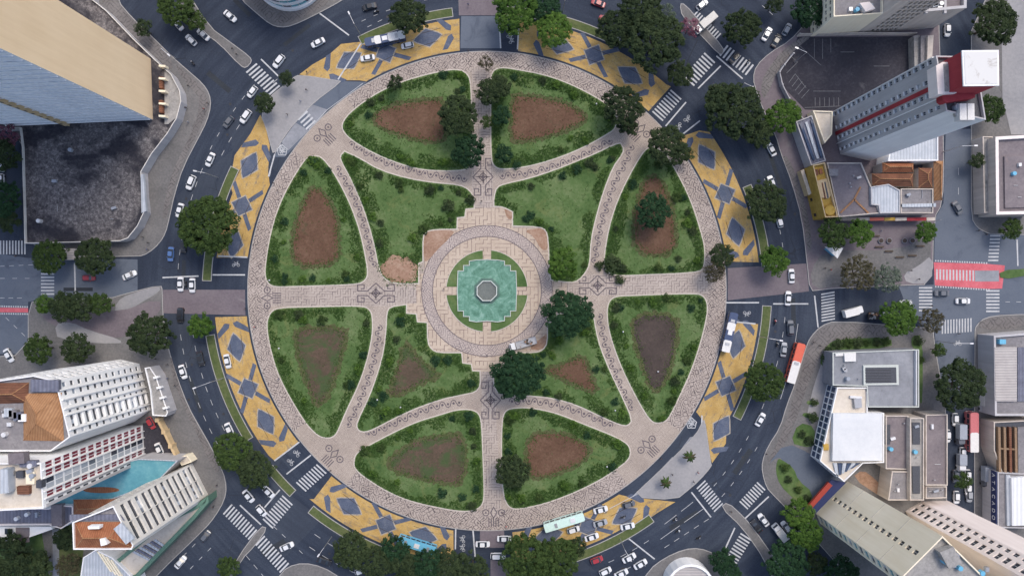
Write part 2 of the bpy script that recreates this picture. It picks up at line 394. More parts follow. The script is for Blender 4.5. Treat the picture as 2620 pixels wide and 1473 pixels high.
# pavements with kerbs
PAV = {
 'northwest': [(300, -60), (300, 0), (340, 47), (387, 91), (442, 146), (483, 182), (519, 213), (537, 240), (541, 271), (530, 312), (508, 355), (470, 427), (448, 496), (434, 560), (425, 596), (409, 623), (381, 648), (354, 658), (72, 655), (62, 500), (56, 330), (-60, 330), (-60, -60)],
 'north': [(600, -40), (616, 0), (657, 36), (691, 64), (719, 72), (746, 68), (793, 47), (876, 3), (940, -40)],
 'north_tip': [(440, -30), (475, -30), (535, 68), (590, 108), (640, 145), (646, 158), (630, 176), (615, 170), (560, 112), (520, 85), (470, 40)],
 'northwest_triangle': [(766, 191), (865, 206), (876, 209), (799, 267), (755, 314), (719, 364), (700, 398), (692, 372), (680, 326), (666, 293), (691, 246), (719, 224), (749, 199)],
 'southeast_triangle': [(1614, 1271), (1670, 1219), (1725, 1166), (1780, 1111), (1798, 1074), (1804, 1074), (1819, 1183), (1822, 1191), (1790, 1228), (1761, 1253), (1730, 1278)],
 'west': [(412, 728), (417, 742), (417, 800), (425, 850), (431, 888), (453, 962), (483, 1040), (511, 1090), (541, 1142), (572, 1206), (581, 1244), (575, 1280), (550, 1322), (525, 1352), (401, 1471), (360, 1520), (-60, 1520), (-60, 915), (72, 905), (72, 775), (110, 765), (276, 764), (330, 748)],
 'southwest_tip': [(666, 1344), (686, 1349), (655, 1393), (617, 1432), (590, 1490), (575, 1490), (606, 1427)],
 'south_west_corner': [(705, 1500), (719, 1460), (755, 1440), (800, 1440), (850, 1460), (900, 1500)],
 'south_east_corner': [(1630, 1510), (1660, 1455), (1700, 1425), (1750, 1403), (1790, 1400), (1830, 1415), (1858, 1450), (1870, 1510)],
 'southeast_strip': [(1842, 1296), (1862, 1282), (1905, 1322), (1930, 1352), (1985, 1430), (2030, 1510), (1990, 1510), (1955, 1430), (1900, 1350)],
 'east_lower': [(2389, 865), (2389, 838), (2344, 836), (2138, 819), (2100, 832), (2072, 862), (2060, 890), (2034, 979), (2012, 1035), (1995, 1093), (1964, 1140), (1949, 1179), (1949, 1207), (1960, 1246), (1978, 1266), (2006, 1294), (2095, 1390), (2200, 1510), (2420, 1510), (2424, 1073), (2405, 960)],
 'east_far': [(2492, 1510), (2492, 850), (2497, 831), (2520, 811), (2571, 804), (2700, 802), (2700, 1510)],
 'east_upper': [(2100, -40), (2060, 60), (2020, 105), (1970, 134), (1934, 168), (1925, 201), (1936, 240), (1960, 300), (1985, 350), (1996, 390), (2026, 470), (2051, 560), (2064, 674), (2071, 745), (2101, 742), (2132, 738), (2302, 731), (2386, 728), (2389, 560), (2412, 520), (2416, 400), (2405, 150), (2400, -40)],
 'northeast_far': [(2484, -40), (2484, 442), (2484, 557), (2498, 582), (2523, 596), (2540, 600), (2700, 602), (2700, -40)],
 'northeast_tip': [(1738, 10), (1752, 10), (1795, 60), (1852, 122), (1850, 140), (1838, 140), (1790, 88), (1745, 45)],
}
for k, pts in PAV.items():
    mt = 'concrete_pale' if 'triangle' in k else 'pavers_plum' if k in ('east_upper',) else 'pavement'
    struct(slab('pavement', chaikin(pts, 1), 0, .13, mt))
# second surfaces on those pavements
zi_ = .135
for pts, mt in (([(442, 158), (483, 192), (515, 222), (530, 248), (534, 272), (522, 310), (500, 354), (462, 427), (440, 496), (426, 560), (414, 560), (426, 496), (446, 427), (486, 350), (505, 300), (512, 262), (500, 236), (470, 205)], 'pavement_mosaic'),
                ([(640, 4), (672, 36), (700, 56), (725, 62), (780, 44), (850, 4), (820, -10), (660, -10)], 'pavement_mosaic'),
                ([(330, 752), (408, 731), (411, 745), (360, 775), (300, 812), (292, 806), (300, 770)], 'concrete_pale'),
                ([(100, 800), (300, 800), (411, 760), (412, 800), (340, 860), (230, 868), (130, 830)], 'pavers_plum'),
                ([(140, 828), (180, 822), (230, 845), (310, 868), (310, 880), (150, 872)], 'concrete_pale'),
                ([(436, 900), (452, 962), (480, 1040), (508, 1092), (538, 1144), (566, 1206), (548, 1206), (505, 1110), (470, 1040), (438, 955)], 'pavement_mosaic'),
                ([(2072, 690), (2110, 640), (2300, 640), (2380, 600), (2382, 690), (2300, 700), (2300, 726), (2140, 732), (2080, 740)], 'pavement'),
                ([(2320, 726), (2384, 724), (2385, 650), (2350, 680), (2310, 700)], 'concrete_pale'),
                ([(2112, 830), (2200, 828), (2280, 832), (2270, 858), (2150, 866), (2110, 890), (2085, 940), (2060, 1000), (2042, 1060), (2020, 1110), (1998, 1150), (1975, 1180), (1962, 1178), (1990, 1130), (2015, 1060), (2040, 985), (2066, 895), (2086, 850)], 'pavement_mosaic'),
                ([(2110, 905), (2140, 880), (2225, 890), (2225, 1060), (2060, 1080), (2075, 1010), (2090, 960)], 'concrete_pale'),
                ([(1962, 1190), (2010, 1130), (2075, 1160), (2190, 1235), (2075, 1320), (2050, 1240), (2000, 1170), (1985, 1170)], 'asphalt_pale'),
                ([(2000, 400), (2030, 470), (2055, 560), (2064, 640), (2078, 640), (2070, 560), (2045, 470), (2015, 400)], 'pavement_mosaic'),
                ([(1955, 260), (1990, 180), (2030, 130), (2080, 92), (2060, 90), (2000, 130), (1955, 190), (1945, 230)], 'pavement_mosaic'),
                ([(2560, -30), (2660, -30), (2660, 130), (2650, 345), (2565, 345)], 'concrete_pale'),
                ([(2505, 815), (2620, 808), (2620, 838), (2505, 845)], 'pavement_mosaic'),
                ([(240, -20), (296, -20), (300, 8), (340, 52), (388, 96), (440, 152), (440, 185), (400, 150), (340, 95)], 'pavement_mosaic')):
    zi_ += .003; struct(sheet('paving_surface', pts, zi_, mt, None, 1))
# grassed ring strip between the carriageways
def ring_seg(r0, r1, a0, a1, n=30): return arc(r0, a0, a1, n) + arc(r1, a1, a0, n)
for a0, a1 in ((96, 129), (133.8, 141), (148, 171), (182, 206), (243, 263), (273.5, 298), (338, 355), (3, 27), (54, 72)):
    o = struct(slab('verge', ring_seg(705, 729, a0, a1), 0, .13, 'lawn_dry'))
struct(sheet('verge_crossing', [(516, 742), (540, 742), (540, 800), (516, 800)], .024, 'pavers_plum'))

# ================================================================ the square
sq = struct(slab('square', arc(613, 0, 359, 180), 0, .13, 'path'))
def ring_sheet(name, r0, r1, a0, a1, z, mat, n=60): return struct(sheet(name, ring_seg(r0, r1, a0, a1, n), z, mat))
for q in (0, 90, 180, 270):
    ring_sheet('promenade', 560, 611, q - 36, q + 36, .138, 'promenade')
for pts in ([(672, 733), (1082, 733), (1082, 783), (672, 783)], [(1406, 703), (1812, 700), (1812, 752), (1406, 756)],
            [(1207, 168), (1257, 168), (1262, 560), (1208, 560)], [(1232, 930), (1262, 930), (1284, 1320), (1236, 1320)]):
    struct(sheet('axis_path', pts, .146, 'axis'))
struct(sheet('centre_court', [(1083, 600), (1098, 586), (1388, 583), (1403, 598), (1403, 880), (1386, 897), (1112, 898), (1094, 880)], .154, 'centre'))
for pts in ([(1169, 555), (1313, 545), (1313, 590), (1169, 590)], [(1188, 533), (1306, 531), (1306, 560), (1188, 560)], [(1180, 890), (1312, 890), (1312, 929), (1183, 929)], [(1205, 925), (1287, 925), (1284, 950), (1208, 950)],
            [(1064, 700), (1090, 700), (1092, 824), (1067, 824)], [(1039, 776), (1070, 776), (1070, 803), (1039, 803)], [(1400, 690), (1428, 690), (1428, 822), (1400, 822)], [(1425, 700), (1450, 700), (1450, 802), (1425, 802)]):
    ze_ = .150 if pts[0][0] in (1188, 1205, 1039, 1425) else .152; struct(sheet('court_step', pts, ze_, 'centre'))
ring_sheet('centre_ring', 140, 166, 0, 359.99, .162, 'centre_ring', 100)
for r in (167, 139):
    b = MB(); b.strip(g2(arc(r, 0, 356, 90)), .22, .17, 0, True); struct(b.build('ring_line', M['inlay']))
for pts in ([(1084, 600), (1100, 588), (1166, 588), (1150, 610), (1118, 640), (1095, 668), (1084, 668)],
            [(1376, 584), (1388, 583), (1401, 598), (1402, 640), (1385, 640), (1366, 605), (1340, 590)],
            [(1350, 892), (1380, 868), (1402, 850), (1402, 878), (1384, 896)], [(1288, 528), (1312, 536), (1312, 560), (1298, 562)]):
    struct(sheet('bare_dirt', pts, .176, 'clay', None, 1))
# lawns (raised beds) and bare soil inside them
BEDS = {
 'north bed left of the axis path': [(876, 315), (904, 282), (967, 238), (1031, 210), (1097, 191), (1169, 177), (1197, 191), (1203, 215), (1205, 262), (1206, 400), (1203, 425), (1186, 436), (1097, 436), (1042, 425), (967, 397), (904, 361), (879, 337)],
 'north bed right of the axis path': [(1257, 204), (1262, 182), (1283, 174), (1322, 180), (1393, 193), (1462, 218), (1531, 254), (1562, 278), (1578, 303), (1572, 330), (1554, 342), (1504, 371), (1438, 400), (1355, 425), (1288, 433), (1266, 427), (1257, 405)],
 'northwest star bed': [(872, 400), (882, 389), (918, 405), (970, 436), (1042, 458), (1111, 469), (1175, 474), (1202, 488), (1212, 510), (1212, 532), (1191, 534), (1188, 554), (1169, 556), (1168, 585), (1111, 586), (1089, 592), (1081, 605), (1081, 668), (1070, 673), (1070, 724), (1005, 724), (980, 708), (970, 682), (956, 612), (931, 530), (898, 455), (876, 416)],
 'northeast star bed': [(1595, 384), (1587, 368), (1573, 371), (1518, 397), (1476, 414), (1421, 436), (1355, 458), (1291, 472), (1272, 480), (1265, 505), (1265, 527), (1286, 528), (1313, 541), (1313, 577), (1380, 579), (1398, 588), (1404, 612), (1407, 690), (1410, 715), (1460, 722), (1480, 716), (1498, 695), (1507, 676), (1511, 612), (1523, 557), (1543, 488), (1567, 427), (1587, 400)],
 'west bed above the axis path': [(813, 400), (793, 401), (780, 411), (749, 460), (724, 507), (705, 557), (691, 612), (683, 662), (679, 701), (686, 723), (702, 733), (760, 731), (912, 727), (934, 717), (941, 698), (931, 640), (918, 585), (898, 530), (876, 483), (849, 436), (827, 408)],
 'west bed below the axis path': [(691, 802), (710, 788), (793, 786), (925, 783), (945, 791), (952, 810), (952, 855), (940, 915), (918, 982), (887, 1045), (865, 1098), (857, 1112), (843, 1119), (821, 1116), (804, 1103), (782, 1079), (738, 1007), (710, 949), (694, 893), (683, 833)],
 'southwest star bed': [(998, 786), (1039, 780), (1039, 802), (1064, 804), (1067, 824), (1092, 826), (1093, 877), (1104, 895), (1122, 903), (1180, 903), (1183, 929), (1205, 932), (1208, 949), (1227, 950), (1228, 985), (1216, 1001), (1188, 1007), (1125, 1020), (1042, 1051), (967, 1090), (943, 1101), (926, 1103), (915, 1095), (915, 1079), (945, 1018), (970, 949), (984, 893), (990, 838), (991, 802)],
 'southeast star bed': [(1495, 786), (1453, 781), (1453, 802), (1428, 804), (1425, 824), (1402, 826), (1402, 877), (1390, 896), (1370, 903), (1312, 903), (1309, 929), (1287, 932), (1284, 949), (1265, 950), (1264, 985), (1275, 1004), (1310, 1009), (1377, 1012), (1421, 1018), (1476, 1034), (1545, 1067), (1587, 1085), (1606, 1087), (1616, 1073), (1592, 1018), (1559, 949), (1534, 888), (1523, 844), (1518, 810)],
 'south bed left of the axis path': [(907, 1181), (912, 1159), (945, 1139), (1014, 1103), (1070, 1078), (1125, 1062), (1166, 1049), (1202, 1047), (1224, 1056), (1231, 1080), (1235, 1183), (1238, 1266), (1233, 1291), (1210, 1305), (1169, 1305), (1097, 1291), (1042, 1277), (987, 1253), (931, 1217), (909, 1197)],
 'south bed right of the axis path': [(1287, 1066), (1296, 1049), (1316, 1044), (1355, 1043), (1421, 1056), (1490, 1084), (1518, 1095), (1573, 1117), (1603, 1134), (1612, 1150), (1609, 1172), (1581, 1195), (1531, 1228), (1462, 1261), (1393, 1286), (1338, 1298), (1310, 1300), (1294, 1283), (1286, 1239), (1284, 1128)],
 'east bed below the axis path': [(1554, 780), (1570, 759), (1614, 757), (1780, 751), (1799, 758), (1808, 775), (1808, 802), (1794, 866), (1769, 943), (1744, 998), (1711, 1067), (1697, 1078), (1678, 1081), (1664, 1073), (1642, 1040), (1601, 962), (1573, 893), (1556, 833)],
 'east bed above the axis path': [(1545, 681), (1560, 700), (1590, 704), (1642, 702), (1785, 696), (1800, 684), (1802, 640), (1797, 612), (1775, 538), (1752, 483), (1722, 427), (1700, 392), (1672, 376), (1653, 382), (1631, 414), (1601, 469), (1578, 521), (1562, 571), (1551, 626)],
}
SOIL = [
 ([(958, 300), (975, 283), (1030, 268), (1090, 258), (1135, 258), (1140, 330), (1130, 362), (1070, 358), (1000, 335), (962, 318)], 'soil'),
 ([(1312, 252), (1330, 246), (1400, 254), (1450, 268), (1495, 296), (1495, 310), (1440, 335), (1390, 352), (1330, 360), (1310, 355)], 'soil'),
 ([(804, 483), (791, 494), (777, 521), (763, 565), (752, 612), (752, 679), (865, 676), (865, 599), (857, 549), (840, 516), (821, 488)], 'soil'),
 ([(757, 841), (885, 840), (879, 877), (865, 935), (843, 998), (821, 1037), (804, 1018), (777, 949), (763, 893)], 'soil_weedy'),
 ([(1036, 877), (1053, 902), (1097, 943), (1122, 957), (1070, 982), (995, 1018), (1009, 976), (1028, 921)], 'soil_weedy'),
 ([(995, 1186), (1023, 1153), (1070, 1128), (1125, 1116), (1188, 1114), (1188, 1236), (1125, 1230), (1070, 1219), (1014, 1203)], 'soil_weedy'),
 ([(1349, 1114), (1421, 1106), (1476, 1125), (1507, 1145), (1498, 1170), (1449, 1200), (1393, 1217), (1352, 1217)], 'soil'),
 ([(1490, 910), (1504, 949), (1531, 1007), (1476, 982), (1415, 954), (1393, 946), (1449, 932)], 'soil'),
 ([(1620, 808), (1728, 805), (1728, 880), (1711, 940), (1686, 996), (1667, 993), (1642, 921), (1625, 866)], 'soil_dark'),
 ([(1670, 452), (1648, 469), (1639, 505), (1625, 543), (1623, 648), (1728, 648), (1722, 557), (1708, 505), (1694, 469)], 'soil'),
 ([(972, 690), (976, 676), (990, 668), (1000, 652), (1014, 650), (1026, 662), (1044, 656), (1056, 668), (1068, 676), (1068, 722), (1036, 722), (1005, 722), (984, 708)], 'clay'),
]
bedw = {}
def soft_corners(p):
    out = []                                   # cut only the shallow corners, keep the square steps
    for i in range(len(p)):
        a, b_, c = Vector(p[i - 1]), Vector(p[i]), Vector(p[(i + 1) % len(p)])
        if (b_ - a).angle(c - b_) > math.radians(62): out.append(p[i])
        else: out += [tuple(a.lerp(b_, .75)), tuple(b_.lerp(c, .25))]
    return out
for k, pts in BEDS.items():
    sm = soft_corners(pts) if 'star' in k else chaikin(pts, 2); w = ccw(g2(sm)); bedw[k] = w
    o = link('lawn', None); o.empty_display_size = .5; struct(o)
    b = MB(); b.prism(w, .1, .22); b.build('turf', M['lawn'], o)
    e = offset_poly(w, -.35); b = MB(); n = len(w)
    b.side(e, .13, .2)
    for i in range(n):
        j = (i + 1) % n; b.face([(e[i][0], e[i][1], .2), (e[j][0], e[j][1], .2), (w[j][0], w[j][1], .2), (w[i][0], w[i][1], .2)])
    b.build('edging', M['edge'], o)
soilw = []
for pts, mt in SOIL:
    sm = [(q_.x, q_.y) for q_, _ in resample(chaikin(pts, 1), 5.0, True)]; jit = [(x + rnd.uniform(-2.6, 2.6), y + rnd.uniform(-2.6, 2.6)) for x, y in sm]
    w = ccw(g2(jit)); soilw.append(w); b = MB(); b.prism(w, .2, .25); struct(b.build('soil_bed', M[mt]))
    if mt != 'clay':
        fw = offset_poly(ccw(g2(sm)), -1.15); fw = [(x + rnd.uniform(-.55, .55), y + rnd.uniform(-.55, .55)) for x, y in fw]; b = MB(); b.prism(fw, .2, .236); struct(b.build('soil_fringe', M['fringe']))
# grass tufts over the lawns (nobody could count them)
b = MB()
for k, w in bedw.items():
    xs = [p[0] for p in w]; ys = [p[1] for p in w]; A = abs(area2(w))
    for _ in range(int(A * 3.2)):
        x, y = rnd.uniform(min(xs), max(xs)), rnd.uniform(min(ys), max(ys))
        if not inside(w, x, y): continue
        in_soil = any(inside(s_, x, y) for s_ in soilw)
        if in_soil and rnd.random() > .26: continue
        h = rnd.uniform(.1, .34); a = rnd.uniform(0, 6.28); l = rnd.uniform(.12, .3)
        dx, dy = math.cos(a) * l, math.sin(a) * l; ox, oy = rnd.uniform(-.22, .22), rnd.uniform(-.22, .22)
        b.face([(x - dx, y - dy, .2), (x + dx, y + dy, .2), (x + ox + dx * .3, y + oy + dy * .3, .2 + h)], 0, rnd.random() ** 1.5)
for s_ in soilw:
    for p, d in resample(s_, .09, True):
        x, y = p.x + rnd.gauss(0, .8), p.y + rnd.gauss(0, .8); h = rnd.uniform(.1, .3); a = rnd.uniform(0, 6.28); l = rnd.uniform(.16, .36); dx, dy = math.cos(a) * l, math.sin(a) * l
        b.face([(x - dx, y - dy, .255), (x + dx, y + dy, .255), (x - dy * .6, y + dx * .6, .255 + h)], 0, rnd.random())
tag(b.build('grass', M['grass_tuft']), 'short uneven grass covering the beds of the square', 'grass', kind='stuff')

# dark stone figures set into the paths
def inlay(name, lines, dots=(), w=.17, z=.156, parent=None):
    b = MB()
    for l, closed in lines: b.strip(g2(l), w, z, 0, closed)
    for x, y, r in dots:
        v = G(x, y); b.disc(v.x, v.y, z, r * S, 8)
    return struct(b.build(name, M['inlay'], parent))
PATHS = [
 [(900, 370), (918, 380), (987, 416), (1064, 438), (1139, 453), (1194, 458)],
 [(865, 433), (893, 480), (918, 535), (934, 585), (948, 640), (956, 682)],
 [(1559, 362), (1498, 394), (1449, 414), (1393, 433), (1338, 445), (1283, 451)],
 [(1614, 378), (1601, 414), (1573, 466), (1554, 521), (1537, 577), (1526, 637), (1520, 676)],
 [(1534, 810), (1545, 866), (1565, 929), (1587, 985), (1617, 1043)],
 [(1310, 1026), (1366, 1026), (1429, 1037), (1498, 1059), (1567, 1090)],
 [(970, 838), (965, 880), (954, 932), (937, 985), (912, 1045), (890, 1087)],
 [(1175, 1029), (1111, 1040), (1042, 1067), (987, 1092), (931, 1114)]]
for P in PATHS:
    sp = spline(P, 10); lines = []; dots = []; wave = []
    for i, (p, d) in enumerate(resample(sp, 14.5)):
        nrm = Vector((-d.y, d.x)); s_ = 1 if i % 2 else -1
        dots.append((p.x, p.y, 3.3))
        for k in range(5):
            t_ = math.pi * (k / 4)
            q = p + d * (-7 * math.cos(t_)) + nrm * s_ * 8.5 * math.sin(t_)
            wave.append((q.x, q.y))
    inlay('path_figure', [(wave, False)], dots, .25)
NODES = [((1236, 453), 1), ((962, 750), 0), ((1255, 1023), 1), ((1529, 730), 0)]
T = [(0, -26), (21, -6), (47, -6), (47, -22), (30, -22), (30, -12), (39, -12)]
for (nx, ny), sw in NODES:
    lines = []
    for sx in (-1, 1):
        for sy in (-1, 1):
            L = [(x * sx, y * sy) for x, y in T]
            if sw: L = [(y, x) for x, y in L]
            lines.append(([(nx + x, ny + y) for x, y in L], False))
    for r in (5, 11):
        lines.append(([(nx - r, ny), (nx, ny - r), (nx + r, ny), (nx, ny + r)], True))
    for a in range(4):
        t_ = math.pi / 2 * a; lines.append(([(nx + 4 * math.cos(t_), ny + 4 * math.sin(t_)), (nx + 17 * math.cos(t_), ny + 17 * math.sin(t_))], False))
    inlay('spiral_figure', lines, [(nx, ny, 2.6)], .3, .165)
def circ(x, y, r, n=14): return [(x + r * math.cos(2 * math.pi * i / n), y + r * math.sin(2 * math.pi * i / n)) for i in range(n)]
for (jx, jy), a in (((826, 340), 45), ((1654, 1136), 45), ((856, 1160), 135), ((1640, 330), 135), ((684, 762), 0), ((1263, 1310), 90)):
    t_ = math.radians(a); ux, uy = math.cos(t_), math.sin(t_); vx, vy = -uy, ux; lines = []; dots = []
    for s_ in (-1, 1):
        cx_, cy_ = jx + vx * 20 * s_, jy + vy * 20 * s_
        lines.append((circ(cx_, cy_, 8), True)); dots.append((cx_, cy_, 2.5))
    for k in range(-2, 3):
        ox, oy = jx + ux * (14 + 0) + vx * k * 6, jy + uy * 14 + vy * k * 6
        lines.append(([(ox, oy), (ox + ux * 22, oy + uy * 22)], False))
    lines.append(([(jx - ux * 14, jy - uy * 14), (jx + vx * 8, jy + vy * 8), (jx + ux * 14, jy + uy * 14), (jx - vx * 8, jy - vy * 8)], True))
    inlay('corner_figure', lines, dots, .3, .158)

# ================================================================ fountain
ft = thing('fountain', 'turquoise stepped fountain pool with a grey octagonal basin in its middle', 'fountain', G(*PC, .15))
q = [(27, -79), (45, -76), (45, -65), (60, -65), (60, -51), (74, -51)]
full = []
quad = [(0, -80)] + q
full += quad + [(76, 0)] + [(x, -y) for x, y in reversed(q)] + [(0, 76)] + [(-x, -y) for x, y in q] + [(-76, 0)] + [(-x, y) for x, y in reversed(q)]
pw = ccw([(x * S, -y * S) for x, y in full])
b = MB(); b.poly(pw, .22); b.build('pool_water', M['water'], ft)
b = MB(); o_ = offset_poly(pw, -.1); i_ = offset_poly(pw, .1); n = len(pw)
b.side(o_, 0, .42)
for i in range(n):
    j = (i + 1) % n
    b.face([(o_[i][0], o_[i][1], .42), (o_[j][0], o_[j][1], .42), (i_[j][0], i_[j][1], .42), (i_[i][0], i_[i][1], .42)])
    b.face([(i_[j][0], i_[j][1], .1), (i_[i][0], i_[i][1], .1), (i_[i][0], i_[i][1], .42), (i_[j][0], i_[j][1], .42)])
b.build('pool_rim', M['coping'], ft)
def ngon(r, n=8, off=.5): return [(r * S * math.cos(2 * math.pi * (i + off) / n), r * S * math.sin(2 * math.pi * (i + off) / n)) for i in range(n)]
b = MB()
o_, i_ = ngon(28), ngon(25.5)
b.side(o_, .1, 1.3)
for i in range(8):
    j = (i + 1) % 8
    b.face([(*o_[i], 1.3), (*o_[j], 1.3), (*i_[j], 1.3), (*i_[i], 1.3)]); b.face([(*i_[j], .7), (*i_[i], .7), (*i_[i], 1.3), (*i_[j], 1.3)])
b.build('basin_rim', M['coping'], ft)
b = MB(); b.poly(ngon(25.6), .8); b.build('basin_water', M['basin_grey'], ft)
b = MB(); b.prism(ngon(35), .1, .34); b.build('basin_step', M['basin_teal'], ft)
for i in range(8):
    a = 2 * math.pi * i / 8; b = MB(); b.tube((math.cos(a) * 2.2, math.sin(a) * 2.2, .8), (math.cos(a) * 2.2, math.sin(a) * 2.2, 1.0), .05, .03, 6); b.build('nozzle', M['metal'], ft)
for qd in range(4):
    a0, a1 = qd * 90 + 6, qd * 90 + 84
    pts = arc(104, a0, a1, 16) + arc(66, a1 - 3, a0 + 3, 10)
    w = ccw(g2(pts)); o = struct(link('ring_lawn', None)); b = MB(); b.prism(w, .1, .26); b.build('turf', M['lawn'], o)
    b = MB(); b.strip(g2(arc(104.6, a0, a1, 20)), .2, .275); b.build('edging', M['edge'], o)

# ================================================================ painted carriageway
YP = [
 [(766, 191), (799, 166), (838, 144), (873, 113), (920, 108)] + arc(699, 246.5, 264.2, 16) + arc(618, 263.5, 240, 16) + [(920, 206), (865, 206), (820, 203)],
 arc(699, 276.7, 311, 26) + [(1716, 222), (1668, 275)] + arc(618, 312, 277.4, 26),
 [(1742, 350), (1790, 334)] + arc(699, 324.5, 354, 22) + arc(618, 353, 322, 22),
 arc(699, 7, 28.5, 20) + [(1857, 1134), (1822, 1184), (1818, 1170), (1806, 1085)] + arc(618, 30, 7, 18),
 [(1728, 1283), (1614, 1271)] + arc(620, 57, 84, 20) + arc(699, 84, 59, 20) + [(1640, 1340), (1680, 1312)],
 [(849, 1216), (803, 1276)] + arc(699, 130.5, 97, 26) + arc(618, 98, 130, 26),
 arc(699, 174.5, 143, 26) + [(702, 1177), (766, 1129)] + arc(618, 141, 174, 26),
 [(666, 293), (641, 342), (600, 398), (588, 470)] + arc(697, 201, 187, 12) + arc(618, 188, 206, 14) + [(686, 441), (690, 372), (680, 326)]]
mur = []
for P in YP:
    mur.append(struct(sheet('mural', P, .016, 'mural_yellow')))
FIG = [[(893, 155), (987, 135), (1094, 97)], [(1432, 116), (1520, 141), (1612, 193)], [(1808, 402), (1855, 496), (1882, 593)], [(1883, 880), (1857, 987), (1846, 1095)],
       [(1404, 1369), (1505, 1346), (1598, 1319)], [(893, 1294), (987, 1341), (1083, 1370)], [(605, 888), (635, 993), (680, 1078)], [(638, 423), (619, 527), (599, 623)]]
for P, (d1, st, d2) in zip(YP, FIG):
    tv = (Vector(d2) - Vector(d1)).normalized()
    def loc(c, u, v):
        r = (Vector(c) - Vector(PC)).normalized(); tt = Vector((-r.y, r.x))
        if tt.dot(tv) < 0: tt = -tt
        return (c[0] + tt.x * u + r.x * v, c[1] + tt.y * u + r.y * v)
    shapes = []
    for c in (d1, d2):
        shapes.append([loc(c, *k) for k in ((-38, 0), (-30, 7), (0, 25), (30, 7), (38, 0), (30, -7), (0, -25), (-30, -7))])
    s8 = []
    for i in range(16):
        a = math.pi * i / 8; r = 29 if i % 4 == 0 else 22 if i % 2 else 21
        s8.append(loc(st, r * math.cos(a), r * math.sin(a)))
    shapes.append(s8)
    for su in (-1, 1):
        for sv in (-1, 1):
            a_ = (14, 10); e_ = (52, 41)
            shapes.append([loc(st, su * (a_[0] + 5), sv * (a_[1] - 3)), loc(st, su * (e_[0] + 4), sv * (e_[1] - 5)), loc(st, su * (e_[0] - 5), sv * (e_[1] + 1)), loc(st, su * (a_[0] - 5), sv * (a_[1] + 3))])
    for c, su in ((d1, -1), (d2, 1)):
        for sv in (-1, 1):
            shapes.append([loc(c, su * 30, sv * 40), loc(c, su * 44, sv * 40), loc(c, su * 66, sv * 16), loc(c, su * 62, sv * 4), loc(c, su * 52, sv * 8)])
    b = MB()
    for i, s_ in enumerate(shapes):
        if inside(P, sum(q_[0] for q_ in s_) / len(s_), sum(q_[1] for q_ in s_) / len(s_)): b.poly(g2(s_), .024 + .0006 * i)
    struct(b.build('mural_figure', M['mural_blue']))
    b = MB()
    for i, s_ in enumerate(shapes[:3]): b.strip(g2(s_), .32, .034 + .0006 * i, 0, True)
    struct(b.build('mural_outline', M['mural_pale']))
    b = MB()
    for k in range(2):
        for c in (d1, st, d2):
            p0 = loc(c, -30 + k * 18, -18 + k * 32); p1 = loc(c, 24 + k * 14, -14 + k * 30)
            if inside(P, *p0) and inside(P, *p1): b.strip(g2([p0, p1]), .13, .038)
    struct(b.build('tar_joint', M['crack']))

# ================================================================ road paint
def bars(name, c0, c1, vec, n, w=None, mat='white_paint', z=.046):
    root = struct(link(name, None)); a, e = Vector(c0), Vector(c1); step = (e - a) / max(1, n - 1)
    v = Vector(vec); m_ = G((c0[0] + c1[0]) / 2, (c0[1] + c1[1]) / 2); root.location = m_
    ww = w or step.length * .46; d = step.normalized()
    me = None
    for i in range(n):
        c = a + step * i
        if me is None:
            k = MB(); pts = [(-v.x / 2 - d.x * ww / 2, -v.y / 2 - d.y * ww / 2), (v.x / 2 - d.x * ww / 2, v.y / 2 - d.y * ww / 2), (v.x / 2 + d.x * ww / 2, v.y / 2 + d.y * ww / 2), (-v.x / 2 + d.x * ww / 2, -v.y / 2 + d.y * ww / 2)]
            k.poly([(x * S, -y * S) for x, y in pts], 0); me = k.data('stripe', M[mat])
        o = link('stripe', me, root); g = G(c.x, c.y); o.location = (g.x - m_.x, g.y - m_.y, z)
    return root
ZEB = [((644, 175), (702, 231), (27, -23), 9), ((775, 296), (795, 320), (24, -22), 4), ((122, 692), (122, 752), (34, 0), 8), ((-6, 633), (64, 633), (0, 35), 10),
 ((1729, 243), (1683, 297), (27, 24), 9), ((1815, 149), (1763, 207), (27, 25), 9), ((1775, 41), (1833, 98), (22, -24), 11), ((1852, 130), (1917, 179), (20, -26), 9),
 ((2118, 750), (2119, 818), (34, -6), 10), ((2368, 736), (2368, 794), (34, 0), 8), ((2546, 603), (2541, 666), (26, 0), 8), ((2540, 744), (2540, 796), (34, 0), 7),
 ((2411, 836), (2484, 831), (0, 35), 11), ((1794, 1239), (1838, 1297), (22, -21), 10), ((1947, 1243), (1903, 1291), (21, 20), 9), ((1908, 1372), (1872, 1432), (27, 17), 9),
 ((822, 1199), (771, 1244), (25, 23), 9), ((735, 1279), (686, 1338), (26, 24), 10), ((583, 1302), (646, 1366), (22, -25), 11), ((666, 1382), (727, 1451), (23, -24), 11)]
for z_ in ZEB: bars('zebra_crossing', *z_)
def stroke(name, segs, w, z=.05, mat='white_paint'):
    b = MB()
    for i, s_ in enumerate(segs): b.strip(g2(s_), w, z + .0004 * i)
    return struct(b.build(name, M[mat]))
